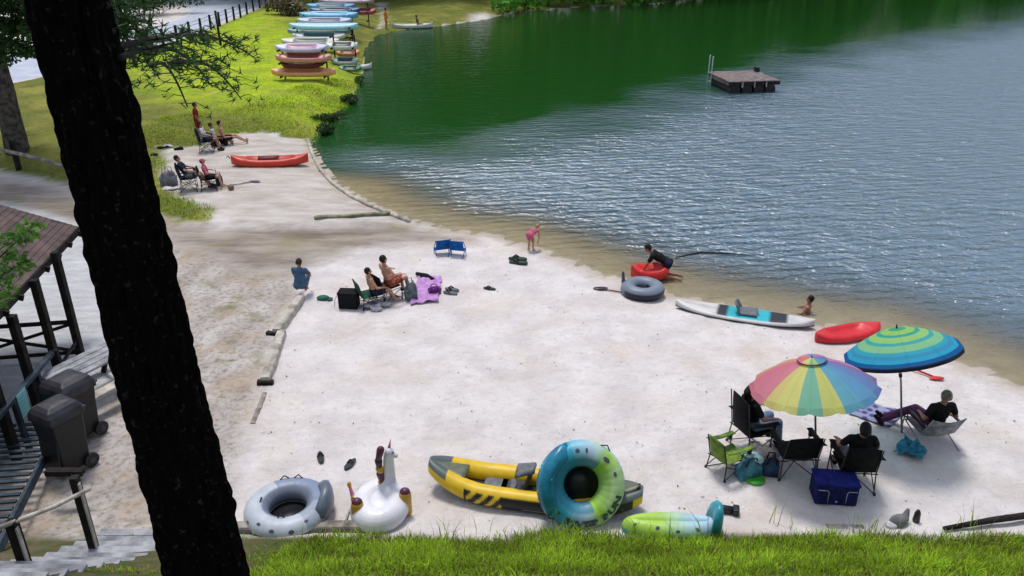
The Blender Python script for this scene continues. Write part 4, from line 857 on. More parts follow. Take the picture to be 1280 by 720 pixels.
def dots(T, Rx, r, Ry, rz, lst, m, c=(0,0,0), name='dot'):
    for a, b, s1, s2 in lst:
        mb = MB(); n = 14; P0 = on_torus(Rx, Ry, r, rz, a, b, .006)+V(c); vs = [P0]
        for i in range(n): q = 2*math.pi*i/n; vs.append(on_torus(Rx, Ry, r, rz, a+s1*math.cos(q)/Rx, b+s2*math.sin(q)/r, .004)+V(c))
        mb.add(vs, [(0, 1+i, 1+(i+1) % n) for i in range(n)]); mb.build(name, m, T)
def handle(T, Rx, r, Ry, rz, a, b, m, c=(0,0,0)):
    p0 = on_torus(Rx, Ry, r, rz, a-.13, b, 0)+V(c); p1 = on_torus(Rx, Ry, r, rz, a+.13, b, 0)+V(c); pm = on_torus(Rx, Ry, r, rz, a, b, .055)+V(c)
    mb = MB(); mb.tube([p0, p0.lerp(pm, .7), pm, p1.lerp(pm, .7), p1], .010, 6); mb.build('grab_handle', m, T)
M_vb = mat('vinyl_black', (.018,.019,.024), .35); M_vg = mat('vinyl_slate', (.07,.09,.13), .35); M_rope = mat('rope', (.5,.5,.5), .8)
def lerp3(a, b, t): return tuple(a[i]*(1-t)+b[i]*t for i in range(3))
# ================================================================== near beach things
ANG = lambda a, b: math.atan2((b-a).y, (b-a).x)
# grey river tube
c = at(362, 646, .0); c.z = hz(c.x, c.y)+.17
T = thing('river_tube', 'grey and white ring float with a backrest lying flat at the grass edge', 'inflatable tube', c, R(8))
Rx, rr_ = .475, .195
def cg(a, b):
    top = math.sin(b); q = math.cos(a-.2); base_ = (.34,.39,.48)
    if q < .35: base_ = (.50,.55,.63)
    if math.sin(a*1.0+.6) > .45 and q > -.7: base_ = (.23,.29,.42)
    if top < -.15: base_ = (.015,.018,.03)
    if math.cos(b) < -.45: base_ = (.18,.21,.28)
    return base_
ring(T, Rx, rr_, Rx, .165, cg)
dots(T, Rx, rr_, Rx, .165, [(4.05,.9,.03,.025),(4.45,.6,.03,.03),(4.9,.4,.03,.04),(5.3,.9,.025,.02),(3.7,.5,.03,.02)], M_vg)
for a in (1.35, 1.75, 4.6, 3.0): handle(T, Rx, rr_, Rx, .165, a, 1.2 if a < 2 else 1.9, M_vb)
mb = MB(); n = 14; P = []
for i in range(n+1):
    t = i/n; a = -.62+1.24*t; hgt_ = .30*math.sin(math.pi*t)**.45; P.append([V(((Rx+.08+dx)*math.cos(a), (Rx+.08+dx)*math.sin(a), .06+h*hgt_)) for h, dx in ((0,-.05),(.5,-.03),(.9,.0),(1,.05),(.9,.10),(.5,.13),(0,.14))])
mb.grid(P); mb.build('backrest', mat('vinyl_grey_blue', (.12,.15,.21), .35), T, solid=.03)
mb = MB(); mb.tube([(0,0,-.14),(0,0,-.12)], .30, 28); mb.build('mesh_floor', M_vb, T)
# flat small things
def sandals(label, p, rz, m, s=1, n=2, name='sandals'):
    T = thing(name, label, 'sandals' if n > 1 else 'sandal', p, rz); T.scale = (s, s, s)
    for k in range(n):
        off = V((.0 if k == 0 else .13, .03*k, 0)); mb = MB(); P = [[off+V((u*(.045-.012*math.cos(t*3)), -.13+.26*t, z)) for u in (-1,-.9,.9,1)] for t in [i/8 for i in range(9)] for z in (.02,)]
        pts = [(off.x+.046*math.cos(q)*(1-.15*math.sin(q)), off.y+.13*math.sin(q)) for q in [2*math.pi*i/18 for i in range(18)]]
        vs = [(x, y, .004) for x, y in pts]+[(x, y, .032) for x, y in pts]; mb.add(vs, [tuple(range(18, 36)), tuple(reversed(range(18)))]+[(i, (i+1) % 18, 18+(i+1) % 18, 18+i) for i in range(18)]); so_ = mb.build('sole', m, T, smooth=False)
        st = MB(); st.tube([off+V((-.045,-.01,.025)), off+V((-.02,.03,.065)), off+V((0,.07,.035)), off+V((.02,.03,.065)), off+V((.045,-.01,.025))], .010, 6, flat=1.4); st.build('strap', M_vb, T)
    return T
def Z(p): p.z = hz(p.x, p.y); return p
sandals('lone dark sandal on the sand above the grey ring float', Z(at(401,574)), .3, M_vb, 1.25, 1, 'sandal'); sandals('lone dark sandal between the grey ring float and the swan like float', Z(at(438,582)), -.4, M_vb, 1.25, 1, 'sandal')
sandals('pair of dark green sandals lying below the stooping child', Z(at(648,328)), 1.4, mat('rubber_green', (.02,.05,.03), .7), 2.0); sandals('small dark sandal alone on the middle of the sand', Z(at(612,362)), 1.2, M_vb, 1.3, 1, 'sandal')
# unicorn float
c = Z(at(476, 644)); T = thing('winged_float', 'white inflatable winged horse float with a tall striped neck and gold wing tips', 'inflatable float', c, R(0)); M_vw = mat('vinyl_white', (.74,.74,.80), .3, .05, 3); M_gold = mat('vinyl_gold', (.60,.33,.04), .3, .1, 5); M_plum = mat('vinyl_plum', (.10,.025,.06), .35); M_pinkv = mat('vinyl_pink', (.62,.20,.34), .35)
mb = MB(); mb.torus(.26, .20, .36, 96, 20, (0,0,.20), .20, lambda a: .02*abs(math.sin(a*9))); mb.ell((0,0,.22), (.24,.34,.15)); mb.remesh('ring_body', M_vw, T, .02, 2)
nk = [V((.06,.34,.22)), V((.09,.42,.45)), V((.11,.40,.70)), V((.13,.36,.92)), V((.15,.30,1.00))]
mb = MB(); mb.tube(nk, [.18,.115,.092,.080,.065], 16); mb.ell((.15,.33,.98), (.075,.09,.085)); mb.cone((.16,.32,.98), (.25,.30,.93), .06, .042); mb.remesh('neck', M_vw, T, .014, 3)
mn_ = MB(); 
for i, (m_, a, b) in enumerate(((M_plum,.86,1.10),(M_vb,.74,.88),(M_gold,.62,.72),(M_plum,.42,.60),(M_gold,.28,.40))):
    mb = MB(); za, zb_ = a, b; mb.cone((-.02+(.05 if i == 0 else 0),.26+.02*i,zb_-.03), (-.03+.01*i,.28+.02*i,za-.03), .062, .045); mb.build('mane', m_, T)
MB().tube([(.15,.33,1.05),(.18,.36,1.20)], [.025,.004], 10).build('horn', M_pinkv, T)
for s, q in ((-1, V((-.30,-.22,0))), (1, V((.40,.02,0)))):
    mb = MB(); 
    mb.cone(q+V((0,0,.40)), q+V((s*.05,-.05,.10)), .10, .055); mb.cone(q+V((-.05,.04,.34)), q+V((-.05,-.02,.12)), .06, .04); w_ = mb.remesh('wing', M_gold, T, .014, 2)
    mb = MB(); mb.ell(q+V((0,0,.45)), (.085,.08,.07)); mb.build('wing_tip', M_plum, w_)
mb = MB(); mb.cone((-.40,.10,.12), (-.50,.22,.42), .05, .02); mb.build('tail', M_pinkv, T); mb = MB(); mb.ell((-.50,.22,.43), (.035,.03,.06)); mb.build('tail_tip', M_gold, T)
for s in (-1, 1): mb = MB(); mb.ell((.16+s*.055,.285,1.0), (.012,.02,.016)); mb.build('eye', M_vb, T)
# small paddle beside float
a, b = Z(at(432, 660)), at(434, 618, .0); T = thing('hand_paddle', 'short pale wooden paddle leaning beside the grey ring float', 'paddle', a); d = V((.10,.18,.32)); MB().tube([(0,0,.02), d], .014, 8).build('shaft', M_wpale, T); MB().ell(d*1.1, (.035,.02,.07)).build('blade', M_gold, T)
# yellow inflatable kayak
a, b = at(552, 600, .12), at(788, 630, .12); c = (a+b)/2; L = 3.45; rz = ANG(a, b)
T = thing('inflatable_kayak', 'yellow and black two seat inflatable kayak lying behind the blue ring float', 'kayak', Z(c.copy()), rz)
Yv, Bk, Gy = (.78,.52,.02), (.018,.017,.02), (.24,.25,.28)
for s in (-1, 1):
    P = []; cc = []; n, k = 260, 30
    for i in range(n+1):
        t = -1+2*i/n; a_ = abs(t); off = .30*(1-a_**3.2)**.8; r = .165*(1-.22*a_**8); zc = .165+.34*max(0, a_-.45)**1.6*(1.9 if t < 0 else 1.3)
        row = []
        for j in range(k):
            q = 2*math.pi*j/k; row.append(V((t*L/2, s*off+r*math.cos(q), zc+r*math.sin(q)))); out_ = math.cos(q)*s
            col = Yv
            if -.62 < t < .92 and out_ > .05 and math.sin(q) < .72 and math.sin(q) > -.8: col = Bk
            if -.60 < t < -.26 and col == Bk:
                ph = (t-math.sin(q)*.085+.60)/.34*3
                if ph % 1 < .42: col = Yv
            if a_ > .80 and math.sin(q) > .45: col = (.10,.13,.14)
            if math.sin(q) < -.6: col = Bk
            cc.append(col)
        P.append(row+[row[0]]); cc.append(cc[-k])
    mb = MB(); mb.grid(P, flip=False); mb.add([P[0][j] for j in range(k)], [tuple(range(k))]); mb.add([P[-1][j] for j in range(k)], [tuple(reversed(range(k)))]); mb.c = cc+[Yv]*(2*k); mb.build('side_tube', vmat('inflatable_vinyl', .36, .4, var=.10), T)
mb = MB(); P = []
for i in range(31): t = -1+2*i/30; o_ = .29*(1-abs(t)**3.2)**.8; P.append([V((t*L/2*.93, u*o_, .10+.30*max(0, abs(t)-.45)**1.6*1.4+.012*math.cos(u*9))) for u in (-1,-.6,-.2,.2,.6,1)])
mb.grid(P); mb.build('floor', M_vb, T, solid=.05)
for t0, t1, nm in ((-1,-.66,'spray_deck'),(.72,1,'spray_deck')):
    P = []
    for i in range(9): t = t0+(t1-t0)*i/8; a_ = abs(t); o_ = .30*(1-min(1, a_)**3.2)**.8; P.append([V((t*L/2*.97, u*(o_+.02), .165+.30*max(0, a_-.45)**1.6*1.5+.135+.03*(1-u*u))) for u in (-1,-.5,0,.5,1)])
    mb = MB(); mb.grid(P); mb.build(nm, mat('vinyl_olive', (.13,.15,.10), .4), T, solid=.02)
M_seatg = mat('seat_grey', (.13,.145,.17), .6, .15, 12); M_seatd = mat('seat_dark', (.035,.036,.045), .6, .15, 12)
seat(T, -.35, .14, M_seatd, .44, .38, -1); seat(T, -.62, .14, M_seatg, .40, .02, -1); seat(T, .30, .14, M_seatd, .44, .30, -1); 
mb = MB(); P = [[V((-.28+.30*t, -.02+u*.17*(1-.3*t), .50+.10*t+.03*(1-u*u))) for u in (-1,-.5,0,.5,1)] for t in [i/5 for i in range(6)]]; mb.grid(P); mb.build('back_cushion', M_seatg, T, solid=.05)
mb = MB(); vs, fs = text_mesh('EXPLORER', .10) if False else ([], [])
mb = MB(); mb.box((.10, -.452, .12), (.42, .006, .035)); mb.build('pale_stripe', mat('vinyl_pale', (.30,.28,.30), .4), T, smooth=False)
for x in (-1.62, 1.62): mb = MB(); mb.tube([(x,-.06,.46),(x*1.03,-.03,.51),(x*1.03,.03,.51),(x,.06,.46)], .011, 6); mb.build('carry_handle', M_vb, T)
# standing blue green river tube
c = at(729, 612, .62); Rx, r = .475, .205
fwd = (V((0,0,CAMH))-c).normalized(); tilt = math.atan2(-fwd.y, fwd.z)
yb = 9.62; T = thing('river_tube', 'large turquoise and lime ring float propped upright against the yellow kayak', 'inflatable tube', (onY(727,640,yb).x, yb, Z(V((1,yb,0))).z+.0))
T.rotation_euler = (R(62), R(3), R(4)); Cc = (0, Rx+r-.03, -.0)
def cr(a, b):      # a measured in the ring's plane, 0 = right
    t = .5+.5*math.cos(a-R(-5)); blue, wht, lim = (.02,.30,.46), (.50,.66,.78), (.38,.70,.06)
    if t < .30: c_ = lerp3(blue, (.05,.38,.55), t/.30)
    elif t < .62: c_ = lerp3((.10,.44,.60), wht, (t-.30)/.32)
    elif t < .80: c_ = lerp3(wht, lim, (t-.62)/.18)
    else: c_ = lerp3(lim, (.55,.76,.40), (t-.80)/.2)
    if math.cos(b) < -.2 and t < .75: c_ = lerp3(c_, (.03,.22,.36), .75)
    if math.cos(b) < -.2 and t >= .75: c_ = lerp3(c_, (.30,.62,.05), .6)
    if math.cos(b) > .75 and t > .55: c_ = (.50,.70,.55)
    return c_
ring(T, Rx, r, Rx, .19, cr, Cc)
dots(T, Rx, r, Rx, .19, [(R(100),1.25,.03,.035),(R(85),1.25,.016,.04),(R(48),1.3,.055,.035),(R(20),1.35,.035,.025),(R(208),1.35,.05,.04),(R(226),1.2,.03,.025)], M_vg, Cc)
mb = MB(); vs, fs = text_mesh('RIVER RUN', .155); xs = [v[0] for v in vs]; w_ = max(xs)-min(xs); a0, a1 = R(242), R(345)
mb.add([on_torus(Rx, Rx, r, .19, a0+(v[0]-min(xs))/w_*(a1-a0), 1.0+v[1]/r, .007)+V(Cc) for v in vs], fs); mb.build('lettering', mat('lettering_slate', (.05,.08,.10), .5), T, smooth=False)
mb = MB(); P = []
for i in range(15):
    t = i/14; a = R(112)+R(110)*t; hh_ = .20*math.sin(math.pi*t)**.5; P.append([V(((Rx+.03+dx)*math.cos(a), (Rx+.03+dx)*math.sin(a), .10+h*hh_))+V(Cc) for h, dx in ((0,-.06),(.5,-.05),(.9,-.01),(1,.06),(.9,.13),(.5,.17),(0,.19))])
mb.grid(P); mb.build('backrest', mat('vinyl_blue', (.015,.22,.36), .3), T, solid=.03)
mb = MB(); mb.tube([V(Cc)+V((-.66,.30,.10)), V(Cc)+V((-.56,.05,.30)), V(Cc)+V((-.66,-.25,.12))], .014, 6); mb.tube([V(Cc)+V((-.62,.34,.14)), V(Cc)+V((-.50,.12,.30)), V(Cc)+V((-.60,-.15,.16))], .010, 6); mb.build('strap', mat('strap_cyan', (.25,.68,.78), .5), T)
mb = MB(); mb.tube([V(Cc)+V((0,0,-.14)), V(Cc)+V((0,0,-.13))], .30, 28); mb.build('mesh_floor', M_vb, T)
for a in (1.0, 3.9): handle(T, Rx, r, Rx, .19, a, .4, M_vb, Cc)
# low lounge float
c = Z(at(838, 668)); c.z += .12; T = thing('lounge_float', 'lime and turquoise ring float lying low in the grass with its blue backrest up', 'inflatable float', c, R(-2)); Rx, Ry, r = .60, .10, .15
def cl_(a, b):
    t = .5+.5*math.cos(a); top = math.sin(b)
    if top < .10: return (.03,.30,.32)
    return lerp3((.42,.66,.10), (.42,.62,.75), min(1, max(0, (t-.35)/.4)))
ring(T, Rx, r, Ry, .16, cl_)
dots(T, Rx, r, Ry, .16, [(R(250),.95,.028,.028),(R(275),.7,.028,.02),(R(215),.9,.028,.03),(R(300),.8,.03,.03)], M_vg)
mb = MB(); mb.ell((0,0,-.02), (.45,.24,.08)); mb.build('floor', mat('vinyl_teal', (.03,.25,.27), .4), T)
mb = MB(); P = []
for i in range(13): t = i/12; u = -1+2*t; P.append([V((.62+dx+.06*(1-u*u), u*.20, .08+h*.38*(1-abs(u)**3)**.5)) for h, dx in ((0,-.06),(.5,-.06),(.9,-.04),(1,0),(.9,.04),(.5,.06),(0,.06))])
mb.grid(P); mb.build('backrest', mat('vinyl_blue2', (.04,.34,.46), .3), T, solid=.03)
c = Z(at(904, 640)); T = thing('air_pump', 'small black hand pump lying beside the blue backrest of the low float', 'pump', c, R(-14)); MB().tube([(-.16,0,.07),(.14,0,.07)], .065, 16).build('barrel', M_vb, T); MB().box((.19,0,.08), (.10,.16,.12)).build('handle', M_vb, T, bevel=.02)
# corner bits bottom right
c = Z(at(1122, 657)); T = thing('dropped_bag', 'small grey and white bag slumped at the grass edge near the dark log', 'bag', c, .3); mb = MB(); mb.ell((0,0,.08), (.17,.10,.10)); mb.cone((.10,0,.08), (.16,.03,.22), .07, .03); mb.remesh('pouch', K_grey, T, .012, 2); mb = MB(); mb.ell((-.15,-.02,.05), (.10,.08,.05)); mb.build('flap', K_white, T)
c = Z(at(1144, 654)); T = MB(); T.cone((0,0,.03), (.0,.0,.16), .055, .045); T.cone((0,0,.16), (0,0,.20), .03, .03); o = T.build('black_bottle', M_vb); o.location = c; tag(o, 'small black bottle standing beside the slumped grey bag', 'bottle')
# ================================================================== umbrellas
def umbrella(label, base, apex, rad, drop, colf, n=8, scal=.0, tiltv=(0,0), vent=None, polem=None, m=None, rimf=None, tex=36):
    T = thing('beach_umbrella', label, 'umbrella', base); ap = apex-base; MB().tube([(0,0,-.25), ap*.5, ap], .018, 10).build('pole', polem or M_metal, T)
    mb = MB(); mb.tube([ap*.97, ap*1.0+(ap.normalized()*.07)], [.02,.012], 8); mb.build('tip', M_blackm, T); mb = MB(); mb.tube([ap*.55, ap*.58], .03, 10); mb.build('tilt_joint', M_blackm, T)
    N_, K = n*8, 14; vs = []; cc = []; X, Y, D = V((1,0,tiltv[0])).normalized(), V((0,1,tiltv[1])).normalized(), None
    D = X.cross(Y)
    for k in range(K+1):
        f = k/K
        for i in range(N_):
            th = 2*math.pi*i/N_; g = (th*n/(2*math.pi)) % 1; sag = math.sin(math.pi*g)
            rr_ = rad*f*(1-.035*sag*f); z = -drop*(f**1.7)-.015*sag*f
            if k == K and scal: z -= scal*(abs(math.sin(math.pi*g))**.6); rr_ *= 1.0
            vs.append(ap+X*rr_*math.cos(th)+Y*rr_*math.sin(th)+D*z); cc.append(colf(th+1e-3, f, n))
    # faces keep hard panel colours: duplicate vertices per face
    mb = MB(); c2 = []
    for k in range(K):
        for i in range(N_):
            j = (i+1) % N_; thm = 2*math.pi*(i+.5)/N_; col = colf(thm, (k+.5)/K, n); mb.add([vs[k*N_+i], vs[(k+1)*N_+i], vs[(k+1)*N_+j], vs[k*N_+j]], [(0,1,2,3)]); c2 += [col]*4
    mb.c = c2; cn = mb.build('canopy', m or vmat('umbrella_cloth', .7, .2, .5, var=.03), T, smooth=False)
    for i in range(n):
        th = 2*math.pi*i/n; pts = [vs[k*N_+i*8]-D*.012 for k in range(0, K+1, 2)]; rb_ = MB(); rb_.tube(pts, .006, 5); rb_.build('rib', M_metal, T)
    if vent:
        P = []
        for k in range(4):
            f = k/3; P.append([ap+X*vent*f*math.cos(2*math.pi*i/40)+Y*vent*f*math.sin(2*math.pi*i/40)+D*(.05-drop*((vent*f/rad)**1.7)-.0*f) for i in range(41)])
        mb = MB(); mb.grid(P); mb.c = [colf(2*math.pi*i/40+1e-3, .1, n) for k in range(4) for i in range(41)]; vt = mb.build('vent', vmat('umbrella_cloth', .7, .2, .35, var=.03), T)
        mb = MB(); mb.tube([p-D*.02 for p in P[-1]], .010, 5); mb.build('vent_edge', M_blackm, vt)
    if rimf:
        P = [[vs[K*N_+i % N_] for i in range(N_+1)], [vs[K*N_+i % N_]-D*.075 for i in range(N_+1)]]; mb = MB(); mb.grid(P); mb.build('valance', rimf, T, solid=.004)
    return T
RB = [(.0,.30,.72),(.03,.16,.62),(.22,.12,.58),(.75,.22,.45),(.78,.10,.24),(.80,.10,.16),(.80,.14,.20),(.74,.10,.30),(.80,.30,.38),(.82,.62,.10),(.86,.78,.10),(.10,.52,.32),(.72,.72,.06),(.04,.50,.55),(.0,.36,.72),(.0,.28,.66)]
pal = lambda c: tuple(.80*q+.17 for q in c)
# colours by the panel's direction: angle 0 = right, -90 deg = towards the camera
def rainbow(th, f, n):
    d = math.degrees(th) % 360; d = (d-180) % 360       # 0 = left, 90 = front, 180 = right
    seq = [(22,(.80,.16,.26)),(34,(.85,.70,.14)),(56,(.82,.82,.14)),(78,(.12,.56,.34)),(98,(.66,.72,.08)),(118,(.01,.42,.62)),(142,(.0,.33,.68)),(164,(.03,.20,.62)),(182,(.16,.10,.45)),(200,(.70,.16,.40)),(240,(.50,.16,.60)),(280,(.05,.30,.70)),(320,(.80,.35,.12)),(361,(.80,.12,.24))]
    for lim, c in seq:
        if d < lim: return pal(c)
    return pal(seq[-1][1])
g = Z(at(1023, 585)); ap = onY(1015, 450, g.y)
umbrella('rainbow panelled beach umbrella with a scalloped rim and top vent', g, ap, 1.0, .46, rainbow, 16, .05, (.15,-.15), .22)
def stripes(th, f, n):
    s = [(.14,(.08,.48,.28)),(.28,(.36,.70,.18)),(.38,(.06,.46,.40)),(.50,(.38,.72,.24)),(.60,(.08,.50,.50)),(.70,(.30,.68,.36)),(.79,(.05,.48,.62)),(.87,(.06,.36,.62)),(.95,(.04,.46,.72)),(1.1,(.01,.14,.40))]
    for l, c in s:
        if f < l: return c
g = Z(at(1131, 541)); ap = onY(1121, 410, g.y)
umbrella('blue and green ring striped beach umbrella nearest the water', g, ap, .93, .42, stripes, 10, 0, (.27,-.30), None, None, None, mat('valance_navy', (.008,.012,.045), .8))
# ================================================================== seated group
def sit(label, chlabel, gp, rz, fab, person_kw, ch_kw=None, pk='chair', pose_kw=None):
    ch = camp_chair(chlabel, gp, rz, fab, **(ch_kw or {}))
    off = V((0,.0,0)); p = gp.copy()
    return person(label, p, rz, pose(pk, **(pose_kw or {})), **person_kw)
g = Z(at(1062, 606)); F_black = cloth('chair_black', (.011,.011,.013), .2, 12)
sit('person in black seated in the black chair directly behind the blue cooler', 'black camp chair with black armrests directly behind the blue cooler', g, R(-5), F_black, dict(skin=SK_m, hair=H_black, top=K_black, bottom=K_grey, hairlen=.06, shoes=K_black))
g = Z(at(990, 588)); camp_chair('empty black camp chair with thin crossed legs under the rainbow umbrella', g, R(4), F_black, .60, .45, .88)
g = Z(at(936, 560)); sit('dark haired person in black facing the umbrella pole in the highest backed chair', 'high backed black camp chair turned sideways at the left of the rainbow umbrella', g, R(-72), F_black, dict(skin=SK_m, hair=H_black, top=K_black, bottom=K_denim, trousers=True, hairlen=.16, shoes=K_black), dict(bh=1.12))
g = Z(at(908, 588)); F_lime = cloth('chair_lime', (.15,.24,.035), .3, 6, (.05,.09,.04)); camp_chair('small lime green camp chair with a dark seat at the left end of the group', g, R(-62), F_lime, .42, .34, .74, sc=.98)
# lounge chair and person on the right
g = Z(at(1163, 549)); F_greyc = cloth('chair_grey', (.30,.31,.34), .2, 8); rz = R(6)
T = thing('lounge_chair', 'low grey reclining beach chair at the right under the blue umbrella', 'beach chair', g, rz)
for s in (-1, 1):
    f = MB(); f.tube([(s*.31,.42,.0),(s*.31,.40,.27),(s*.31,-.14,.24),(s*.30,-.34,.66)], .014, 8); f.build('side_frame', M_metal, T)
    f = MB(); f.tube([(s*.31,.38,.22),(s*.31,-.38,.0)], .012, 8); f.build('leg', M_metal, T); f = MB(); f.tube([(s*.33,.30,.24),(s*.33,.30,.46),(s*.33,-.24,.48)], .012, 8); f.build('arm_frame', M_metal, T); MB().box((s*.33,.03,.485), (.06,.50,.02)).build('armrest', M_blackm, T, bevel=.005)
P = []
for i in range(19):
    t = i/18; y, z = (.40-.50*t/.5, .27-.04*t/.5) if t < .5 else (-.14-.20*(t-.5)/.5, .23+.43*(t-.5)/.5); P.append([V((u*.30, y-.03*(1-u*u)*(1 if t > .5 else 0), z-.05*(1-u*u))) for u in (-1,-.5,0,.5,1)])
mb = MB(); mb.grid(P); mb.build('sling', F_greyc, T, solid=.014)
person('grey haired person in black reclining under the blue striped umbrella', g, rz, pose('lounge', pel=V((0,-.02,.34)), up=V((0,-.16,1)), kn=[V((-.30,.32,.46)), V((-.12,.42,.42))], an=[V((-.70,.50,.12)), V((-.58,.66,.10))], foot=V((-.6,.2,.8))), SK_m, H_grey, K_black, K_purple, trousers=True, shoes=K_black)
c = Z(at(1142,536)); T = MB()
# blanket, towel
def cloth_patch(name, label, cat, corners, m, seed, amp=.02, n=26, fold=.0):
    c = sum(corners, V())/len(corners); P = []
    for i in range(n+1):
        row = []
        for j in range(n+1):
            u, v = i/n, j/n; p = corners[0]*(1-u)*(1-v)+corners[1]*u*(1-v)+corners[2]*u*v+corners[3]*(1-u)*v
            q = V((p.x*3+seed, p.y*3, seed)); e = noise.noise(q*.9)*.10; p = p+V((noise.noise(q*1.3)*.07, noise.noise(q*1.7+V((9,0,0)))*.07, 0)); z = hz(p.x, p.y)+.022+max(0, amp*(1+2.2*noise.noise(q*1.6))+fold*abs(noise.noise(q*2.4))); row.append(V((p.x, p.y, z))-V((c.x, c.y, 0)))
        P.append(row)
    mb = MB(); mb.grid(P); o = mb.build(name, m, solid=.012); o.location = (c.x, c.y, 0); return tag(o, label, cat)
M_blk = mat('blanket_pattern', (.26,.26,.40), .9, .1, 5, col2=(.05,.045,.16)); 
nt = M_blk.node_tree; b_ = nt.nodes['Principled BSDF']; vo = node(nt, 'ShaderNodeTexVoronoi'); vo.inputs['Scale'].default_value = 7; tcn = node(nt, 'ShaderNodeTexCoord'); nt.links.new(tcn.outputs['Object'], vo.inputs['Vector']); rmp = node(nt, 'ShaderNodeValToRGB'); rmp.color_ramp.elements[0].position = .25; rmp.color_ramp.elements[0].color = (.05,.04,.17,1); rmp.color_ramp.elements[1].position = .55; rmp.color_ramp.elements[1].color = (.27,.28,.45,1); nt.links.new(vo.outputs['Distance'], rmp.inputs[0]); nt.links.new(rmp.outputs[0], b_.inputs['Base Color'])
cloth_patch('beach_blanket', 'purple and white patterned blanket spread between the two umbrellas', 'blanket', [at(1058,518), at(1112,536), at(1132,517), at(1082,503)], M_blk, 3, .012)
cloth_patch('beach_towel', 'rumpled blue towel on the sand right of the cooler', 'towel', [at(1112,568), at(1152,580), at(1160,566), at(1132,552)], mat('towel_blue', (.03,.20,.30), .95, .25, 12, bump=.4), 8, .05, 30, .14)
# cooler
g = Z(at(1040, 622)); T = thing('cooler', 'navy blue soft cooler with two pale handle loops in front of the seated person', 'cooler', g, R(-6)); M_nav = cloth('cooler_navy', (.012,.018,.11), .3, 7, (.007,.009,.05))
MB().box((0,.0,.20), (.66,.40,.38)).build('body', M_nav, T, bevel=.03); MB().box((0,.0,.405), (.685,.425,.045)).build('lid', cloth('cooler_blue', (.018,.025,.20), .2), T, bevel=.02)
M_web = mat('webbing', (.35,.37,.50), .8)
for s in (-1, 1): f = MB(); f.tube([(s*.30,-.205,.30),(s*.16,-.222,.31),(s*.14,-.222,.28),(s*.14,-.21,.06)], .011, 6, flat=.6); f.build('strap', M_web, T); MB().box((s*.19,-.205,.16), (.20,.03,.22)).build('pocket', M_nav, T, bevel=.01)
MB().box((0,-.212,.10), (.03,.01,.03)).build('buckle', M_web, T)
# bags between green chair and umbrella
def bag(label, p, rz, s, m, m2, name='tote_bag', cat='bag', hh=None):
    T = thing(name, label, cat, p, rz); w, d, h = s; mb = MB(); mb.ell((0,0,h*.45), (w/2,d/2,h*.5)); mb.box((0,0,h*.32), (w*.86,d*.8,h*.6)); mb.ell((w*.15,0,h*.7), (w*.3,d*.4,h*.28)); mb.remesh('body', m, T, .014, 3)
    for s_ in (-1, 1): f = MB(); f.tube([(-w*.25,s_*d*.3,h*.75),(-w*.15,s_*d*.32,h*1.15),(w*.15,s_*d*.32,h*1.15),(w*.25,s_*d*.3,h*.75)], .012, 6); f.build('handle', m2, T)
    return T
bag('teal beach bag on the sand right of the lime green chair', Z(at(934,596)), .3, (.46,.28,.36), cloth('bag_teal', (.05,.19,.24), .3, 6, (.03,.06,.12)), K_navy)
bag('dark navy beach bag standing beside the teal bag', Z(at(962,592)), -.2, (.30,.24,.34), cloth('bag_navy', (.03,.06,.12), .4, 7, (.01,.015,.04)), K_black)
def rag(name, label, cat, p, s, m, seed):
    T = MB(); rr = random.Random(seed)
    for k in range(7): T.ell((rr.uniform(-.5,.5)*s[0], rr.uniform(-.5,.5)*s[1], s[2]*rr.uniform(.3,.6)), (s[0]*.32, s[1]*.32, s[2]*.38))
    o = T.remesh(name, m, None, .012, 2); o.location = p; tx = bpy.data.textures.new('n', 'CLOUDS'); tx.noise_scale = .09; md = o.modifiers.new('d', 'DISPLACE'); md.texture = tx; md.strength = .05; return tag(o, label, cat)
p = Z(at(945,592)); p.z += .34; rag('folded_towel', 'pale cyan cloth heaped on top of the teal bag', 'towel', p+V((-.10,0,-.02)), (.24,.2,.12), cloth('pale_cyan', (.38,.62,.66)), 1)
p = Z(at(955,578)); rag('towel_heap', 'off white towel heaped in front of the high backed chair', 'towel', p, (.42,.32,.40), cloth('off_white', (.58,.54,.54)), 2)
c = Z(at(943,600)); T = MB(); T.tube([(0,0,.006),(0,0,.02),(0,0,.03)], [.17,.165,.12], 28); o = T.build('flying_disc', mat('disc_green', (.05,.42,.03), .4)); o.location = c+V((0,0,.01)); tag(o, 'bright green disc lying on the sand in front of the bags', 'flying disc')
c = Z(at(1072,622)); 
# red paddle behind blue umbrella
a, b = Z(at(1125,455)), Z(at(1170,472)); T = thing('red_paddle', 'red paddle lying on the sand behind the blue umbrella', 'paddle', a); d = b-a; M_redp = mat('plastic_red', (.62,.03,.03), .35, .08, 4); MB().tube([(0,0,.06), d+V((0,0,.05))], .022, 8).build('shaft', M_redp, T); MB().ell(d*1.02+V((0,0,.05)), (.16,.07,.025)).build('blade', M_redp, T)
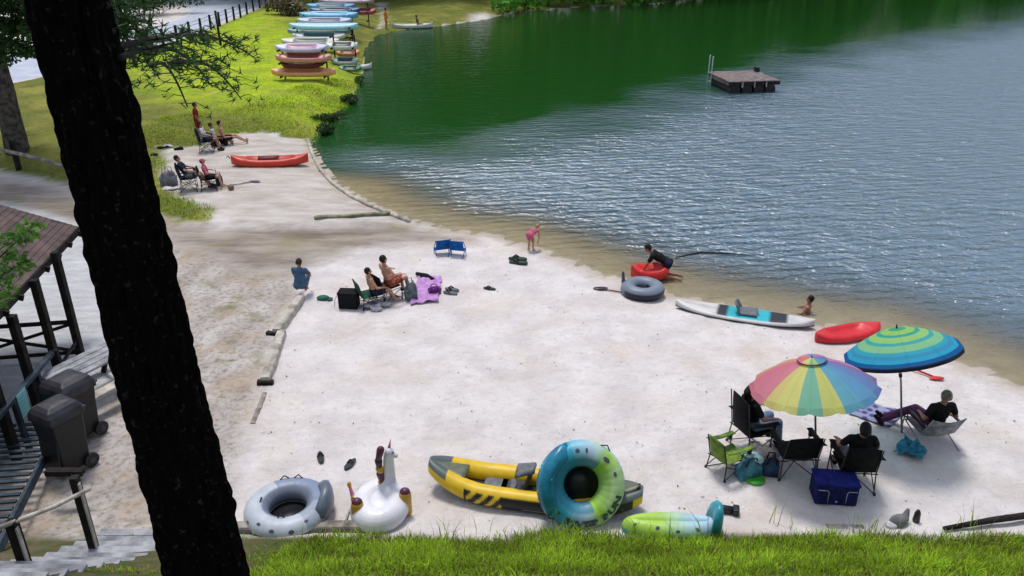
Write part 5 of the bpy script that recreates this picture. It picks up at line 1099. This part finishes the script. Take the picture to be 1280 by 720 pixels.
# ================================================================== waterline things
Red = (.62,.030,.022)
a, b = Z(at(1022,424)), Z(at(1096,410)); c = (a+b)/2; boat('red_kayak', 'small bright red kayak on the sand partly behind the blue umbrella', 'kayak', c+V((0,0,.0)), ANG(a,b), 1.75, .64, .20, (.66,.02,.03), rocker=.04, sheer=.05, sharp=3)
a, b = Z(at(850,381)), Z(at(1012,405)); c = (a+b)/2
def supdeck(t, u):
    if abs(u) > .80: return (.62,.62,.62)
    if -.38 < t < .62: return (.015,.02,.03) if (t > .38 or t < -.22) else ((.02,.45,.55) if abs(u) > .35 or abs(t-.12) > .10 else (.02,.10,.14))
    if t >= .62: return (.62,.62,.62)
    return (.55,.50,.47) if abs(u) < .35 else (.66,.66,.66)
T = boat('paddle_board', 'white and turquoise paddle board with a dark seat lying along the waterline', 'paddle board', Z(c.copy())+V((0,0,.03)), ANG(a,b), 3.2, .74, .13, (.60,.62,.64), supdeck, .03, .09, style='board', stripe=(.02,.022,.03), sharp=2.6)
seat(T, .12, .13, M_seatg, .42, .20, 1)
# ring float and red float with kneeling person
c = Z(at(803,364)); c.z += .17; T = thing('ring_float', 'thick dark blue ring float at the waterline below the kneeling person', 'inflatable tube', c); 
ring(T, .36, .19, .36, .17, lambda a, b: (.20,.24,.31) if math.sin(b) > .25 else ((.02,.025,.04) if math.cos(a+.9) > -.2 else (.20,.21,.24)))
mb = MB(); mb.tube([(0,0,-.12),(0,0,-.10)], .26, 24); mb.build('floor', M_vb, T); mb = MB(); mb.cone((-.46,.22,.08), (-.48,.24,.34), .05, .035); mb.build('backrest_end', M_vg, T)
a, b = Z(at(790,344)), Z(at(834,340)); c = (a+b)/2; T = boat('red_float', 'short red kayak at the waterline under the kneeling person in black', 'kayak', c, ANG(a,b), 1.05, .70, .34, (.66,.025,.02), sharp=3)
g = Z(at(826,341)); person('person in black kneeling over the short red kayak at the water edge', g+V((.08,.05,.0)), R(72), pose('kneel', kneeling=True), SK_m, H_black, K_black, K_navy, sc=1.0, hat=None)
a, b = Z(at(747,359)), Z(at(778,363)); T = thing('paddle', 'wooden paddle with a dark blade lying left of the thick dark ring float', 'paddle', a); d = b-a; MB().tube([(0,0,.04), d+V((0,0,.03))], .018, 8).build('shaft', mat('shaft_brown', (.22,.10,.06), .5), T); mb = MB(); mb.ell((.08,0,.04), (.20,.085,.02)); mb.build('blade', M_vb, T)
g = at(1006, 388, WZ); g.z = WZ-.33; person('bare shouldered person sitting chest deep in the shallow water by the paddle board', g, R(60), pose('ground', kn=[V((-.14,.40,.16)), V((.14,.40,.16))], an=[V((-.12,.80,.08)), V((.13,.80,.08))], ha=[V((-.26,.30,.30)), V((.26,.30,.30))]), SK_m, H_black, None, K_navy, sc=.85)
g = Z(at(664, 309)); person('small child in a pink swimsuit stooping with hands down at the shoreline', g, R(-35), pose('bend'), SK_l, H_blond, K_pink, K_pink, sc=.62, sleeves=False)
mb = MB(); pts = [at(845,322,WZ), at(875,316,WZ), at(905,317,WZ), at(945,319,WZ)]; c = pts[0].copy(); mb.tube([q-c+V((0,0,-.01)) for q in pts], [.03,.05,.04,.015], 7); o = mb.build('drift_branch', M_wdark); o.location = c; tag(o, 'dark thin branch floating in the shallows right of the kneeling person', 'branch')
mb = MB(); pts = [at(985,335,WZ), at(1020,339,WZ), at(1055,341,WZ), at(1082,347,WZ)]; c = pts[0].copy(); mb.tube([q-c+V((0,0,-.025)) for q in pts], [.008,.02,.02,.008], 7); o = mb.build('drift_branch', M_wdark); o.location = c; tag(o, 'dark thin branch floating in the shallows beyond the child in the water', 'branch')
# blue folding beach chairs
M_bl = cloth('chair_blue', (.012,.12,.42), .2, 8)
for i, (px, lb, rz_) in enumerate(((554,'low blue folding beach chair, left of the two by the upper sand', 20),(571,'low blue folding beach chair, right of the two by the upper sand', -12))):
    g = Z(at(px, 320-2*(i == 0))); T = thing('beach_chair', lb, 'beach chair', g, R(rz_))
    P = [[V((u*.20, .20-.32*t if t < .5 else .04-.22*(t-.5), .16-.03*t if t < .5 else .145+.62*(t-.5))) for u in (-1,-.5,0,.5,1)] for t in [k/10 for k in range(11)]]
    mb = MB(); mb.grid(P); mb.build('sling', M_bl, T, solid=.02)
    for s in (-1, 1): f = MB(); f.tube([(s*.21,.20,0),(s*.21,.18,.17),(s*.21,-.06,.46)], .012, 6); f.tube([(s*.21,-.16,0),(s*.21,.12,.16)], .012, 6); f.build('side_frame', M_bl, T)
# ================================================================== mid group
g = Z(at(377, 370)); g.z += .10; person('child in a blue shirt sitting on the end of the pale edging timber', g, R(-8), pose('crouch', pel=V((0,-.05,.26))), SK_m, H_brown, K_blue, K_blue, sc=.86)
F_green = cloth('chair_green', (.02,.085,.05), .2, 8)
g = Z(at(463, 380)); camp_chair('dark green low camp chair beside the black cooler box', g, R(-62), F_green, .46, .30, .66, arms=False)
person('shirtless child seated in the dark green low chair', g+V((.10,.0,0)), R(-62), pose('chair', pel=V((0,0,.42)), kn=[V((-.14,.42,.44)), V((.14,.42,.44))], an=[V((-.15,.62,.07)), V((.15,.62,.07))], el=[V((-.28,.02,.62)), V((.28,.02,.62))], ha=[V((-.20,.26,.56)), V((.20,.26,.56))]), SK_l, H_black, None, K_navy, sc=.84)
g = Z(at(487, 379)); camp_chair('low dark camp chair under the shirtless person in floral shorts', g+V((-.08,.25,0)), R(-48), K_black, .46, .36, .70, arms=False)
person('shirtless person in red floral shorts seated facing the water', g+V((-.02,.22,0)), R(-48), pose('chair', pel=V((0,0,.50))), SK_l, H_black, None, K_floral, sc=.95, shoes=K_black)
g = Z(at(437, 383)); T = thing('cooler_box', 'square black cooler box with a pale strap left of the shirtless children', 'cooler', g, R(-4)); MB().box((0,0,.20), (.46,.32,.38)).build('body', K_black, T, bevel=.02); MB().box((0,0,.405), (.48,.34,.04)).build('lid', K_black, T, bevel=.01); f = MB(); f.tube([(-.24,-.08,.36),(-.32,-.10,.22),(-.33,-.14,.04)], .012, 6); f.build('strap', K_white, T)
g = Z(at(404, 375)); T = MB(); T.ell((0,0,.035), (.16,.12,.06)); T.ell((.16,-.02,.02), (.09,.09,.015)); o = T.build('green_cap', mat('cap_green', (.015,.12,.07), .8)); o.location = g; tag(o, 'dark green cap lying on the sand right of the child in blue', 'cap')
rag('plaid_towel', 'grey checked towel bunched on the sand in front of the shirtless children', 'towel', Z(at(471,385)), (.46,.30,.14), mat('plaid', (.40,.38,.44), .9, .3, 30, col2=(.12,.11,.14)), 5)
bag('grey green backpack standing on the purple towel', Z(at(514,374)), R(20), (.34,.28,.46), cloth('pack_grey', (.13,.17,.17), .3, 8, (.06,.07,.09)), K_grey, 'backpack', 'backpack')
M_lil = mat('towel_lilac', (.50,.27,.56), .95, .15, 8, bump=.4, col2=(.38,.20,.46)); cloth_patch('beach_towel', 'lilac towel spread beside the grey backpack', 'towel', [at(512,382), at(548,378), at(552,348), at(522,348)], M_lil, 5, .03, 24, .06)
p0, p1 = Z(at(521,345)), Z(at(545,354)); T = MB(); d = p1-p0; T.tube([V((0,0,.06)), d*.5+V((0,0,.09)), d+V((0,0,.05))], [.05,.08,.05], 8); o = T.build('rolled_mat', K_black); o.location = p0; tag(o, 'black rolled mat at the far edge of the lilac towel', 'mat')
bag('dark purple bag lying at the right side of the lilac towel', Z(at(543,366)), R(10), (.36,.26,.18), cloth('bag_purple', (.13,.03,.17)), K_purple, 'small_bag')
T = sandals('grey shoes left at the right edge of the lilac towel', Z(at(563,368)), 1.2, K_grey, 1.5); T.name = 'shoes'
# ================================================================== upper beach group
a, b = Z(at(290,207)), Z(at(386,204)); c = (a+b)/2; T = boat('sit_on_kayak', 'orange red sit on top kayak on the upper beach near the water', 'kayak', c, ANG(a,b), (b-a).length, .82, .32, (.62,.05,.03), sharp=2.8, sheer=.16, col_in=(.50,.03,.025)); 
P = [[V((-.42+.75*t, .20*u, .40-.11*abs(u))) for u in (-1,-.4,.4,1)] for t in (0,.3,.7,1)]; mb = MB(); mb.grid(P); mb.build('seat_pad', mat('seat_maroon', (.16,.012,.012), .6), T, solid=.06)
mb = MB(); mb.ell((1.05,0,.36), (.24,.16,.04)); mb.build('hatch', M_redp, T); mb = MB(); mb.tube([(-1.47,0,.34),(-1.53,0,.44),(-1.60,0,.38)], .02, 6); mb.build('bow_handle', M_vb, T)
g = Z(at(250, 178)); person('person in a dark red shirt standing behind the seated group on the lawn edge', g, R(-60), pose('stand'), SK_m, H_brown, K_red, K_red, sc=.95, voxel=.014)
g = Z(at(259, 189)); sit('person in a black and white top reclining in the camp chair on the upper beach', 'dark camp chair furthest left in the upper beach group', g, R(-75), K_navy, dict(skin=SK_m, hair=H_black, top=K_white, bottom=K_navy, sc=.95, shoes=K_black, voxel=.014))
g = Z(at(270, 182)); person('pale topped person sitting on the sand between the camp chair and the bare backed person', g, R(-65), pose('ground', pel=V((0,0,.30))), SK_m, H_brown, K_white, K_black, sc=.92, voxel=.014); rag('seat_cushion', 'dark cushion under the pale topped sitter on the upper beach', 'cushion', g.copy(), (.3,.3,.26), K_black, 9)
g = Z(at(281, 181)); person('bare backed person seated furthest right in the upper beach group, legs stretched', g, R(-68), pose('ground', pel=V((0,0,.32)), an=[V((-.12,.92,.08)), V((.13,.95,.08))], kn=[V((-.14,.48,.36)), V((.14,.50,.34))]), SK_l, H_black, None, K_black, sc=.95, voxel=.014); rag('seat_cushion', 'dark cushion under the bare backed sitter on the upper beach', 'cushion', g.copy(), (.3,.3,.28), K_black, 11)
for q, lb, nm, s in (((204,186),'black bag lying furthest left at the upper beach lawn edge','dropped_bag',(.30,.2,.12)),((224,187),'small black bag at the lawn edge left of the seated group','dropped_bag',(.26,.2,.14)),((193,196),'small dark bag in the grass beside the pine trunk','dropped_bag',(.22,.16,.10)),((212,184),'pale cloth on the sand between two black bags','cloth_item',(.34,.2,.06))):
    rag(nm, lb, 'bag' if nm != 'cloth_item' else 'cloth', Z(at(*q)), s, K_black if nm != 'cloth_item' else K_white, int(q[0]))
g = Z(at(237, 237)); sit('person in navy leaning back in the near chair of the upper beach', 'navy camp chair at the left end of the near upper beach pair', g, R(-72), K_navy, dict(skin=SK_l, hair=H_black, top=K_navy, bottom=K_grey, sc=.98, shoes=K_black, voxel=.014), None, 'chair', dict(up=V((0,-.45,1)), an=[V((-.13,.72,.09)), V((.13,.72,.09))]))
g = Z(at(262, 236)); sit('person in a pink shirt seated beside the person in navy on the upper beach', 'dark low camp chair under the person in pink', g, R(-72), K_black, dict(skin=SK_l, hair=H_brown, top=K_pink, bottom=K_black, sc=.82, hat=K_pink, voxel=.014), dict(sh=.40, bh=.78, arms=False))
bag('grey blue bag standing left of the navy camp chair', Z(at(212,232)), 0, (.60,.4,.55), cloth('bag_slate', (.20,.22,.27), .3, 5, (.12,.08,.08)), K_grey, 'tote_bag'); rag('cloth_item', 'white cloth on the sand below the grey blue bag', 'cloth', Z(at(215,237)), (.5,.25,.10), K_white, 21)
bag('dark teal bag beside the feet of the person in pink', Z(at(275,232)), .2, (.26,.22,.40), cloth('bag_dteal', (.02,.07,.11)), K_black, 'small_bag')
g = Z(at(289,237)); T = MB(); T.ell((0,0,.09), (.11,.11,.10)); T.ell((0,0,.19), (.03,.03,.02)); o = T.build('brown_ball', mat('ball_brown', (.20,.11,.09), .7)); o.location = g; tag(o, 'small brown ball on the upper beach sand right of the seated pair', 'ball')
a, b = Z(at(283,234)), Z(at(319,228)); T = thing('paddle', 'thin grey paddle lying on the sand behind the brown ball', 'paddle', a); MB().tube([(0,0,.04), (b-a)+V((0,0,.04))], .022, 6).build('shaft', M_metal, T); mb = MB(); mb.ell((b-a)+V((0,0,.04)), (.20,.09,.02)); mb.build('blade', K_grey, T)
# ================================================================== boat racks
def rackboat(nm, lb, x0, x1, y, Y, col, W=.74, H=.30, style='siton', deck=None, rx=0, col_in=None):
    a, b = onY(x0, y, Y), onY(x1, y, Y); c = (a+b)/2; rx = R(24) if nm == 'kayak' else R(15); W = W*.95; H = H*.92; c.z = max(c.z-H*.5, hz(c.x, Y)+.12)
    return boat(nm, lb, 'kayak' if nm != 'paddle_board' else 'paddle board', c, 0, (b-a).length, W, H, col, deck, .06, .06, style=style, group='boats stored on the lakeside racks', rx=rx, col_in=col_in, sharp=5), c
Y1, Y2, Y3, Y4, Y5 = G(380,100).y, G(432,84).y, G(400,66).y, G(405,46).y, G(410,30).y
lav = lambda t, u: (.24,.22,.52) if t < .1 else (.62,.20,.28)
RK = [('kayak','peach orange kayak lowest on the nearest boat rack',340,420,90,Y1,(.85,.42,.20),.70,.36,(.60,.26,.12)),
 ('kayak','pink and salmon kayak on the middle level of the nearest boat rack',345,415,72,Y1,(.72,.32,.27),.74,.36,(.30,.08,.08)),
 ('kayak','lavender and red kayak on the top level of the nearest boat rack',345,410,60,Y1+.3,(.62,.62,.82),.74,.32,(.50,.28,.40)),
 ('kayak','pale grey kayak with a dark cockpit at the water side of the racks',416,448,76,Y2,(.40,.48,.47),.74,.30,(.05,.06,.07)),
 ('kayak','white mint kayak at the water side above the pale grey one',408,448,57,Y2+.5,(.62,.70,.66),.78,.34,(.03,.04,.05)),
 ('kayak','white kayak with a teal cockpit on the third rack',366,432,45,Y3,(.62,.66,.66),.78,.30,(.05,.16,.20)),
 ('paddle_board','wide pale blue and cream board on the top of the third rack',362,448,33,Y3+.4,(.40,.72,.84),.86,.40,None),
 ('kayak','sky blue kayak on the fourth rack',375,448,19,Y4,(.14,.46,.68),.80,.44,None),
 ('kayak','deeper blue kayak on the farthest rack',384,444,8,Y5,(.06,.30,.52),.80,.44,(.03,.08,.15)),
 ('kayak','maroon kayak beside the blue ones on the farthest rack',440,470,14,Y5+.5,(.36,.06,.08),.80,.40,(.10,.03,.03)),
 ('kayak','pinkish grey kayak topmost on the farthest rack',398,468,1,Y5+1,(.40,.32,.36),.80,.36,None),
 ('kayak','cream kayak resting between the lavender and the white ones',352,425,52,Y2+1.5,(.66,.64,.56),.74,.34,(.10,.14,.14)),
 ('kayak','slate blue kayak half hidden behind the cream one',360,440,39,Y3+.9,(.20,.34,.46),.74,.34,(.04,.07,.10)),
 ('kayak','pale lilac kayak above the wide pale blue board',372,440,26,Y4-.9,(.50,.54,.72),.76,.34,(.10,.12,.20)),
 ('kayak','orange kayak low at the water side behind the pale grey one',420,450,66,Y2+1.2,(.70,.30,.10),.66,.30,(.2,.06,.03)),
 ('kayak','dark red kayak low under the pink one on the nearest rack',352,404,80,Y1+.25,(.20,.03,.04),.60,.30,(.03,.01,.01)),
 ('kayak','navy kayak between the sky blue and deeper blue ones',388,450,13,Y4+1.1,(.03,.10,.26),.72,.34,(.01,.03,.06)),
 ('kayak','green kayak on the grass at the water side of the nearest rack',424,452,87,Y2-1,(.05,.22,.10),.60,.24,(.02,.06,.04))]
for nm, lb, x0, x1, y, Y, c1, W_, H_, ci in RK: rackboat(nm, lb, x0, x1, y, Y, c1, W_, H_, 'siton' if nm == 'kayak' else 'board', None, 0, ci)
for k, (x0, x1, yb, Y, top) in enumerate(((354,408,99,Y1,2.0),(418,444,85,Y2+.2,1.9),(372,440,64,Y3+.1,2.2),(384,440,44,Y4+.1,2.2),(392,460,27,Y5+.4,2.2))):
    a, b = onY(x0, yb, Y), onY(x1, yb, Y); gx_ = a.x; z0 = hz(a.x, Y); T = thing('boat_rack', ['dark timber rack holding the peach kayak nearest the beach','dark timber rack at the water side holding the mint kayak','dark timber rack under the wide pale blue board','dark timber rack under the sky blue kayak','farthest dark timber rack under the maroon kayak'][k], 'boat rack', (a.x, Y, z0)); wdt = b.x-a.x
    for s in (0, wdt):
        for y_ in (.46,): MB().box((s, y_, top/2-.25), (.075,.075,top)).build('post', M_wdark, T, smooth=False)
        for z_ in (.28,1.0,1.68): MB().beam((s,-.50,z_-.08), (s,.50,z_-.08), .08, .08).build('arm', M_wdark, T, smooth=False)
    f = MB(); f.beam((0,.46,.9), (wdt,.46,.9), .06, .08); f.build('cross_rail', M_wdark, T, smooth=False)
# small white bow poking from the bank
a = at(458, 88, WZ); boat('rowing_boat', 'small white boat with its bow showing at the bank beside the racks', 'boat', (a.x-.55, a.y+.3, WZ-.02), R(10), 1.7, .7, .36, (.60,.62,.62), style='canoe')
# canoe and people far off
a, b = at(490,36,WZ), at(541,35,WZ); c = (a+b)/2; T = boat('canoe', 'pale grey canoe on the water at the far lawn shore', 'canoe', V((c.x, c.y, WZ-.06)), ANG(a,b), (b-a).length, .95, .50, (.50,.55,.50), style='canoe', rocker=.05, sheer=.16, sharp=2.6, stripe=(.2,.22,.2))
for x in (-.9,.9): MB().box((x,0,.36), (.18,.7,.03)).build('thwart', M_wood, T, smooth=False)
person('distant person in brown seated in the grey canoe', V((c.x+.5, c.y, WZ-.02)), R(-90), pose('ground', pel=V((0,0,.38))), SK_m, H_brown, cloth('brown', (.20,.09,.05)), K_grey, voxel=.02)
g = G(483, 36); person('distant person in an orange vest standing at the shore left of the canoe', g, R(-60), pose('stand'), SK_m, H_brown, K_orange, K_orange, voxel=.02)
mb = MB(); g = at(1001, 395, 0)
